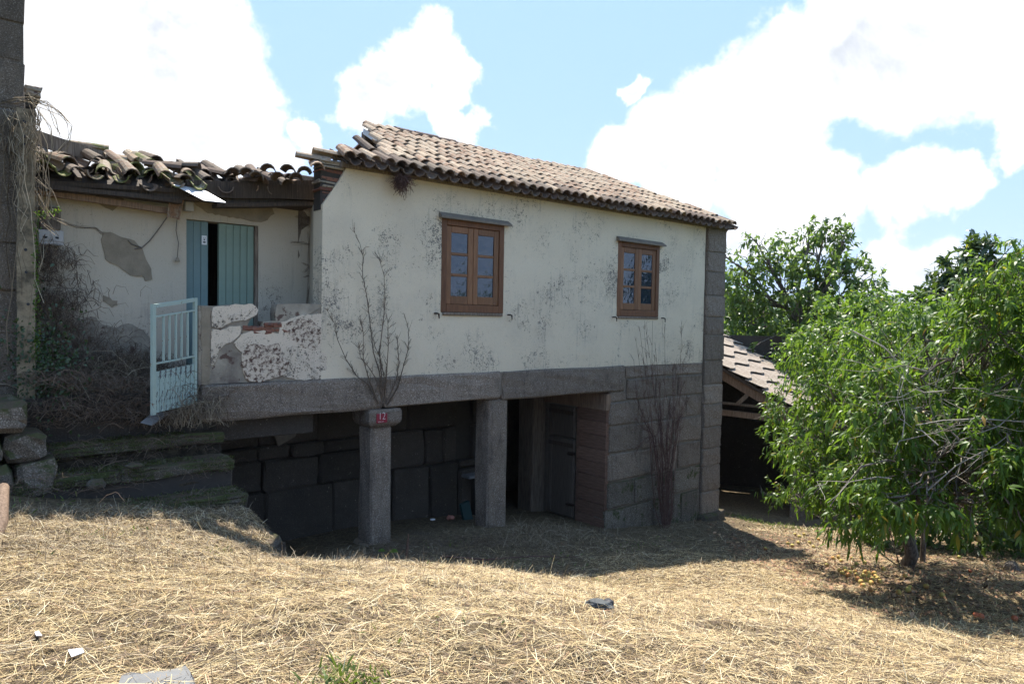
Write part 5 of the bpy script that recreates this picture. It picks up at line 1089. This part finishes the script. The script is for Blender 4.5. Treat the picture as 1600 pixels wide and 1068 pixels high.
# ivy and dry vines on the post
P = []; 
for _ in range(1900):
    x, y = rng.normal(55, 36), rng.normal(575, 45); 
    if x < -10 or x > 165 or y > 690: continue
    P.append(at(x, y, rng.uniform(7.35, 8.0)))
P = np.array(P); n = len(P); D = rng.normal(0, 1, (n, 3)) + [0, -.3, -.5]; V, F = leaves(P, D, rng.normal(0, .5, (n, 3)) + [0, -1, .5], rng.uniform(.02, .05, n), rng.uniform(.018, .035, n), .2)
tag(obj('ivy', V, F, M['ivy_leaf'], loc=P.mean(0)), 'dark ivy spreading round the foot of the concrete post', 'ivy', None, 'stuff')
P = []
for _ in range(260):
    y = rng.uniform(330, 560); x = 57 + rng.normal(0, 2.5); P.append(at(x, y, 7.45))
for _ in range(70): f = rng.random(); P.append(at(55 + 38 * f + rng.normal(0, 2), 338 - 12 * f + rng.normal(0, 3), 7.5))
P = np.array(P); n = len(P); V, F = leaves(P, rng.normal(0, 1, (n, 3)), rng.normal(0, 1, (n, 3)), rng.uniform(.018, .035, n), rng.uniform(.012, .025, n), .2)
tag(obj('green_creeper', V, F, M['vine_leaf'], loc=P.mean(0)), 'sunlit green creeper sprig on the edge of the concrete post', 'creeper', None, 'stuff')
ps = []
for _ in range(85):
    x0 = rng.uniform(5, 62); y0 = rng.uniform(165, 195); x1 = x0 + rng.normal(0, 20); y1 = y0 + rng.uniform(60, 420) * rng.random() + 40; Y = rng.uniform(7.3, 7.75)
    k = 9; P_ = np.array([at(x0 + (x1 - x0) * f + rng.normal(0, 5.0), y0 + (y1 - y0) * f, Y) for f in np.linspace(0, 1, k)]) + rng.normal(0, .01, (k, 3)); ps.append((P_, rng.uniform(.0018, .0055)))
for pts in ([(0, 160), (25, 155), (50, 158), (75, 166), (100, 182), (111, 200), (108, 222), (98, 236), (90, 240)], [(20, 152), (45, 150), (70, 160), (95, 176), (100, 190)], [(0, 160), (20, 162), (44, 156), (58, 150)], [(48, 152), (62, 175), (78, 200), (82, 230), (76, 250)], [(50, 160), (60, 200), (70, 260), (78, 300), (72, 330), (60, 310)], [(55, 300), (62, 315), (80, 338), (100, 352)], [(52, 330), (70, 350), (90, 362)], [(55, 390), (70, 370), (62, 400), (60, 420)], [(50, 150), (72, 162), (88, 190), (92, 210)], [(56, 280), (74, 300), (68, 330), (80, 345)]):
    for _ in range(3): ps.append((np.array(pixpath(pts, Y=7.45, jit=.02)), .0035))
curve_obj('dry_vine', ps, M['tan_stem'], 'dry leafless vine tangled over the concrete post and neighbour wall', 'vine', 3, 'stuff')
# moss tufts and grass on the steps and old tiles
P = []; Nn = []
for top, q0, q1 in ((-2.03, .76, .39), (-1.70, .39, .05), (-1.44, .05, -.22)):
    for _ in range(2600):
        t = rng.uniform(-4.4, -2.06); qq = rng.uniform(q1, q0) if rng.random() < .7 else q0 + .02; z_ = top + .005 if qq <= q0 else top - rng.uniform(0, .16)
        if vn(t, qq * 2 + top, 2.2) > -.08: P.append(H(t, -qq, z_))
P = np.array(P); n = len(P); V, F = leaves(P, rng.normal(0, .7, (n, 3)) + [0, -.3, .8], rng.normal(0, 1, (n, 3)), rng.uniform(.012, .035, n), rng.uniform(.008, .014, n), .1)
tag(obj('moss', V, F, M['moss_fuzz'], loc=P.mean(0)), 'moss cushions on the edges of the stone steps', 'moss', None, 'stuff')
straw_pts = []
X = []; 
for top, q0, q1 in ((-2.03, .76, .39), (-1.70, .39, .05), (-1.44, .05, -.22), (-1.19, -.22, -.8)):
    for _ in range(170): X.append(H(rng.uniform(-4.4, -2.1), -rng.uniform(q1, q0), top + .012))
X = np.array(X); n = len(X); V, F = blades(X, rng.uniform(0, 6.28, n), np.abs(rng.normal(0, .15, n)), rng.uniform(.05, .2, n), rng.uniform(.003, .006, n), rng.normal(.2, .2, n), np.zeros(n))
tag(obj('step_litter', V, F, M['dry_stem'], loc=X.mean(0)), 'dry plant litter scattered on the treads of the stairs', 'litter', None, 'stuff')

# ------------------------------------------------------------------ small things on the ground
def fruit(name, p, r_, mat, label, cat, group):
    bm = bmesh.new(); bmesh.ops.create_icosphere(bm, subdivisions=2, radius=r_)
    for v in bm.verts:
        d = Vector((v.co.x, v.co.y)); k = max(0, v.co.z / r_); v.co.z -= .28 * r_ * k * math.exp(-(d.length / (.45 * r_)) ** 2); v.co.x *= 1.03
    me = bpy.data.meshes.new(name); bm.to_mesh(me); bm.free(); me.materials.append(M[mat]); me.polygons.foreach_set('use_smooth', [True] * len(me.polygons))
    o = link(bpy.data.objects.new(name, me)); o.location = [float(v) for v in p]; o.rotation_euler = (rnd.uniform(-1.5, 1.5), rnd.uniform(-1.5, 1.5), rnd.uniform(0, 6)); return tag(o, label, cat, group)
pile = [(1312, 896), (1320, 893), (1328, 899), (1333, 892), (1338, 903), (1343, 908), (1349, 904), (1353, 912), (1358, 906), (1363, 911), (1366, 901), (1371, 909), (1374, 914), (1345, 915), (1340, 910), (1336, 898), (1325, 904), (1352, 899), (1361, 917), (1348, 921), (1322, 897), (1357, 901), (1368, 906), (1316, 900)]
for x, y in pile: p = gpt(x, y, .055); fruit('fallen_peach', p, rnd.uniform(.030, .041), 'peach', 'yellow fallen peach in the dense pile at the shade edge', 'peach', 'fallen peaches')
scat = [(1196, 861, 0), (1242, 838, 1), (1249, 842, 1), (1256, 838, 1), (1247, 851, 1), (1265, 851, 1), (1279, 846, 1), (1292, 887, 2), (1302, 876, 2), (1310, 874, 2), (1331, 876, 2), (1314, 880, 2), (1346, 875, 2), (1351, 883, 2), (1338, 885, 2), (1414, 904, 3), (1404, 888, 3), (1360, 927, 3), (1404, 931, 3), (1419, 927, 3), (1422, 923, 3), (1499, 874, 4), (1447, 921, 3), (1231, 852, 1), (1238, 856, 1), (1271, 858, 1), (1380, 893, 3), (1472, 935, 3)]
slab_ = ['lone pale fallen peach in the house shadow', 'fallen peach among straw near the house corner shadow tip', 'greenish fallen peach in shade just behind the pile', 'fallen peach lying scattered under the tree shade past the pile', 'solitary pale peach on the dark ground under the tree']
own = {(1242, 838): 'topmost fallen peach of the loose cluster by the shed side straw', (1265, 851): 'fallen peach below the shed entrance, right of a small loose cluster', (1279, 846): 'fallen peach farthest right of the loose cluster in sunlit straw', (1292, 887): 'fallen peach at the tip of the house shadow', (1346, 875): 'shaded peach just above the dense pile', (1360, 927): 'peach rolled lowest below the dense pile', (1414, 904): 'pale peach standing alone right of the dense pile', (1447, 921): 'small peach in the tree shade, well right of the pile', (1472, 935): 'last small peach toward the red fruit in the shade', (1380, 893): 'peach between the dense pile and the peach trunk'}
for x, y, k in scat: fruit('fallen_peach', gpt(x, y, .05), rnd.uniform(.028, .038), 'peach', own.get((x, y), slab_[k]), 'peach', 'fallen peaches')
for x, y, lb in ((1516, 896, 'round dull red fruit half hidden in shaded straw'), (1525, 967, 'red fruit on the straw nearest the lower right shade'), (1585, 972, 'bright red fruit at the right edge of the straw'), (1533, 969, 'small red fruit touching another in the lower right shade')): fruit('fallen_red_fruit', gpt(x, y, .045), .03, 'ripe', lb, 'fruit', 'fallen red fruit')
fruit('hanging_peach', at(1530, 841, 9.2), .042, 'peach', 'orange peach glowing in the dark space under the tree', 'peach', None)
# dark crumpled object, litter, slab, stone, log
def lump(name, p, dims, mat, label, cat, rz=0, seed=0, amp=.25, sub=3):
    bm = bmesh.new(); bmesh.ops.create_icosphere(bm, subdivisions=sub, radius=1)
    for v in bm.verts:
        k = 1 + amp * mn.noise(Vector(v.co) * 1.7 + Vector((seed, 0, 0))) + amp * .4 * mn.noise(Vector(v.co) * 4 + Vector((seed, 3, 0))); v.co = Vector((v.co.x * dims[0], v.co.y * dims[1], v.co.z * dims[2])) * k
    me = bpy.data.meshes.new(name); bm.to_mesh(me); bm.free(); me.materials.append(M[mat]); o = link(bpy.data.objects.new(name, me)); o.location = [float(v) for v in p]; o.rotation_euler = (0, 0, rz); return tag(o, label, cat)
p = gpt(936, 952, .035); sh_ = lump('dark_shoe', p, (.095, .055, .035), 'shoe', 'dark worn crumpled shoe lying on the sunlit straw', 'shoe', R(-20), 2, .3)
lump('shoe_opening', p + [.075, -.02, .012], (.04, .036, .028), 'ink', None, None, R(-30), 4, .15); o = bpy.data.objects['shoe_opening']; o.parent = sh_; o.matrix_local = Matrix.Rotation(R(20), 4, 'Z') @ Matrix.Translation((.062, .012, .008))
def flatp(name, pix, th, mat, label, cat, lift=.02, wob=.0):
    P = [gpt(x, y, lift + rnd.uniform(-wob, wob)) for x, y in pix]; n = len(P); c = np.mean(P, 0)
    V = P + [p - [0, 0, th] for p in P]; F = [tuple(range(n))[::-1], tuple(range(n, 2 * n))] + [(i, (i + 1) % n, (i + 1) % n + n, i + n) for i in range(n)]
    return tag(obj(name, V, F, M[mat], loc=c), label, cat)
flatp('concrete_slab', [(190, 1067), (204, 1062), (221, 1060), (240, 1056), (258, 1055), (275, 1051), (290, 1052), (296, 1060), (303, 1068), (306, 1085), (180, 1090)], .06, 'cement', 'grey concrete slab edge poking from the straw at the bottom', 'slab', .03, .008)
flatp('paper_scrap', [(106, 1024), (128, 1019), (132, 1027), (112, 1036)], .003, 'paper', 'white scrap of paper on the straw near the slab', 'paper', .028, .006)
flatp('paper_scrap', [(54, 997), (60, 992), (66, 1000), (57, 1002)], .003, 'paper', 'tiny white scrap in the straw at the lower left', 'paper', .028, .006)
lump('garden_stone', gpt(1580, 892, .05), (.12, .09, .11), 'granite', 'pale grey stone with an upright point under the tree', 'stone', .3, 7, .35)
for x, y, d_, lb in ((150, 756, (.10, .07, .06), 'small mossy stone left on the lowest step'), (210, 727, (.09, .06, .03), 'flat pale stone on the second step')):
    lump('loose_stone', plat(x, y, -.45), d_, 'granite_moss', lb, 'stone', .5, x, .3, 2)
curve_obj('fallen_branch', [(np.array([gpt(x, y, .03) for x, y in ((690, 872), (760, 877), (830, 872), (900, 873))]), [.012, .010, .008, .005])], M['red_stem'], 'long thin fallen branch across the shaded straw', 'branch', 4)
lg = np.array([at(-12, 850, 5.6), at(2, 815, 5.75), at(5, 760, 6.1)]); curve_obj('leaning_log', [(lg, [.055, .05, .045])], M['brown_wood'], 'pale weathered log leaning at the left edge of the picture', 'log', 8)
# broken pieces lying on the landing by the gate
def plate(name, pix, s, th, mat, label, cat):
    P = [np.array(plat(x, y, s + ds)) for x, y, ds in pix]; n = len(P); V = P + [p + [0, .02, -th] for p in P]; F = [tuple(range(n)), tuple(range(2 * n - 1, n - 1, -1))] + [(i, i + n, (i + 1) % n + n, (i + 1) % n) for i in range(n)]
    return tag(obj(name, V, F, M[mat], loc=np.mean(P, 0)), label, cat)
plate('broken_slate', [(219, 660, -.3), (243, 640, -.1), (262, 646, -.1), (236, 664, -.3)], 0, .012, 'cement', 'grey broken sheet piece under the free end of the gate', 'sheet')
plate('broken_tile', [(228, 632, .1), (240, 621, .2), (241, 634, .1)], 0, .014, 'brick', 'orange broken tile piece behind the gate foot', 'tile')
plate('broken_sheet', [(222, 600, .4), (238, 594, .5), (240, 604, .4)], 0, .01, 'old_wood', 'curled grey sheet piece on the landing behind the gate', 'sheet')
for x, y, k in ((672, 810, 0), (684, 800, 0)):
    p = gpt(x, y, .03)
    t_, q_ = tq(p[0], p[1])
def floor_at(x, y, s): t, z = hs(x, y, s); return H(t, s, z)
lump('white_litter', floor_at(676, 811, .9), (.05, .03, .015), 'paper', 'small white litter on the dark floor between the pillars', 'litter', .3, 3, .4, 2)
lump('pink_rag', floor_at(704, 808, .9), (.07, .05, .04), 'pink', 'faded pink rag on the dark floor left of the second pillar', 'rag', .3, 5, .4, 2)
V = [floor_at(*q) for q in ((720, 788, 1.0), (733, 782, 1.1), (740, 815, .9), (728, 822, .8))]; V = V + [p + W_ * .06 for p in V]
tag(obj('plastic_can', V, [(3, 2, 1, 0), (4, 5, 6, 7), (0, 1, 5, 4), (1, 2, 6, 5), (2, 3, 7, 6), (3, 0, 4, 7)], M['teal'], loc=np.mean(V, 0)), 'dark teal plastic sheet piece leaning behind the second pillar', 'plastic piece')

# ------------------------------------------------------------------ air
def haze_mat():
    m = bpy.data.materials.new('haze'); m.use_nodes = True; t = m.node_tree; t.nodes.clear()
    v = t.nodes.new('ShaderNodeVolumePrincipled'); v.inputs['Density'].default_value = .00016; v.inputs['Color'].default_value = (.82, .90, 1.0, 1)
    o = t.nodes.new('ShaderNodeOutputMaterial'); t.links.new(v.outputs[0], o.inputs['Volume']); return m
a, b = np.array([-5200.0, -1500.0, -130.0]), np.array([5600.0, 4600.0, 330.0])
hz = obj('haze', boxv(a, b), BOXF, haze_mat(), loc=(0, 0, 0)); hz['kind'] = 'stuff'; hz['label'] = 'thin summer haze over the valley'
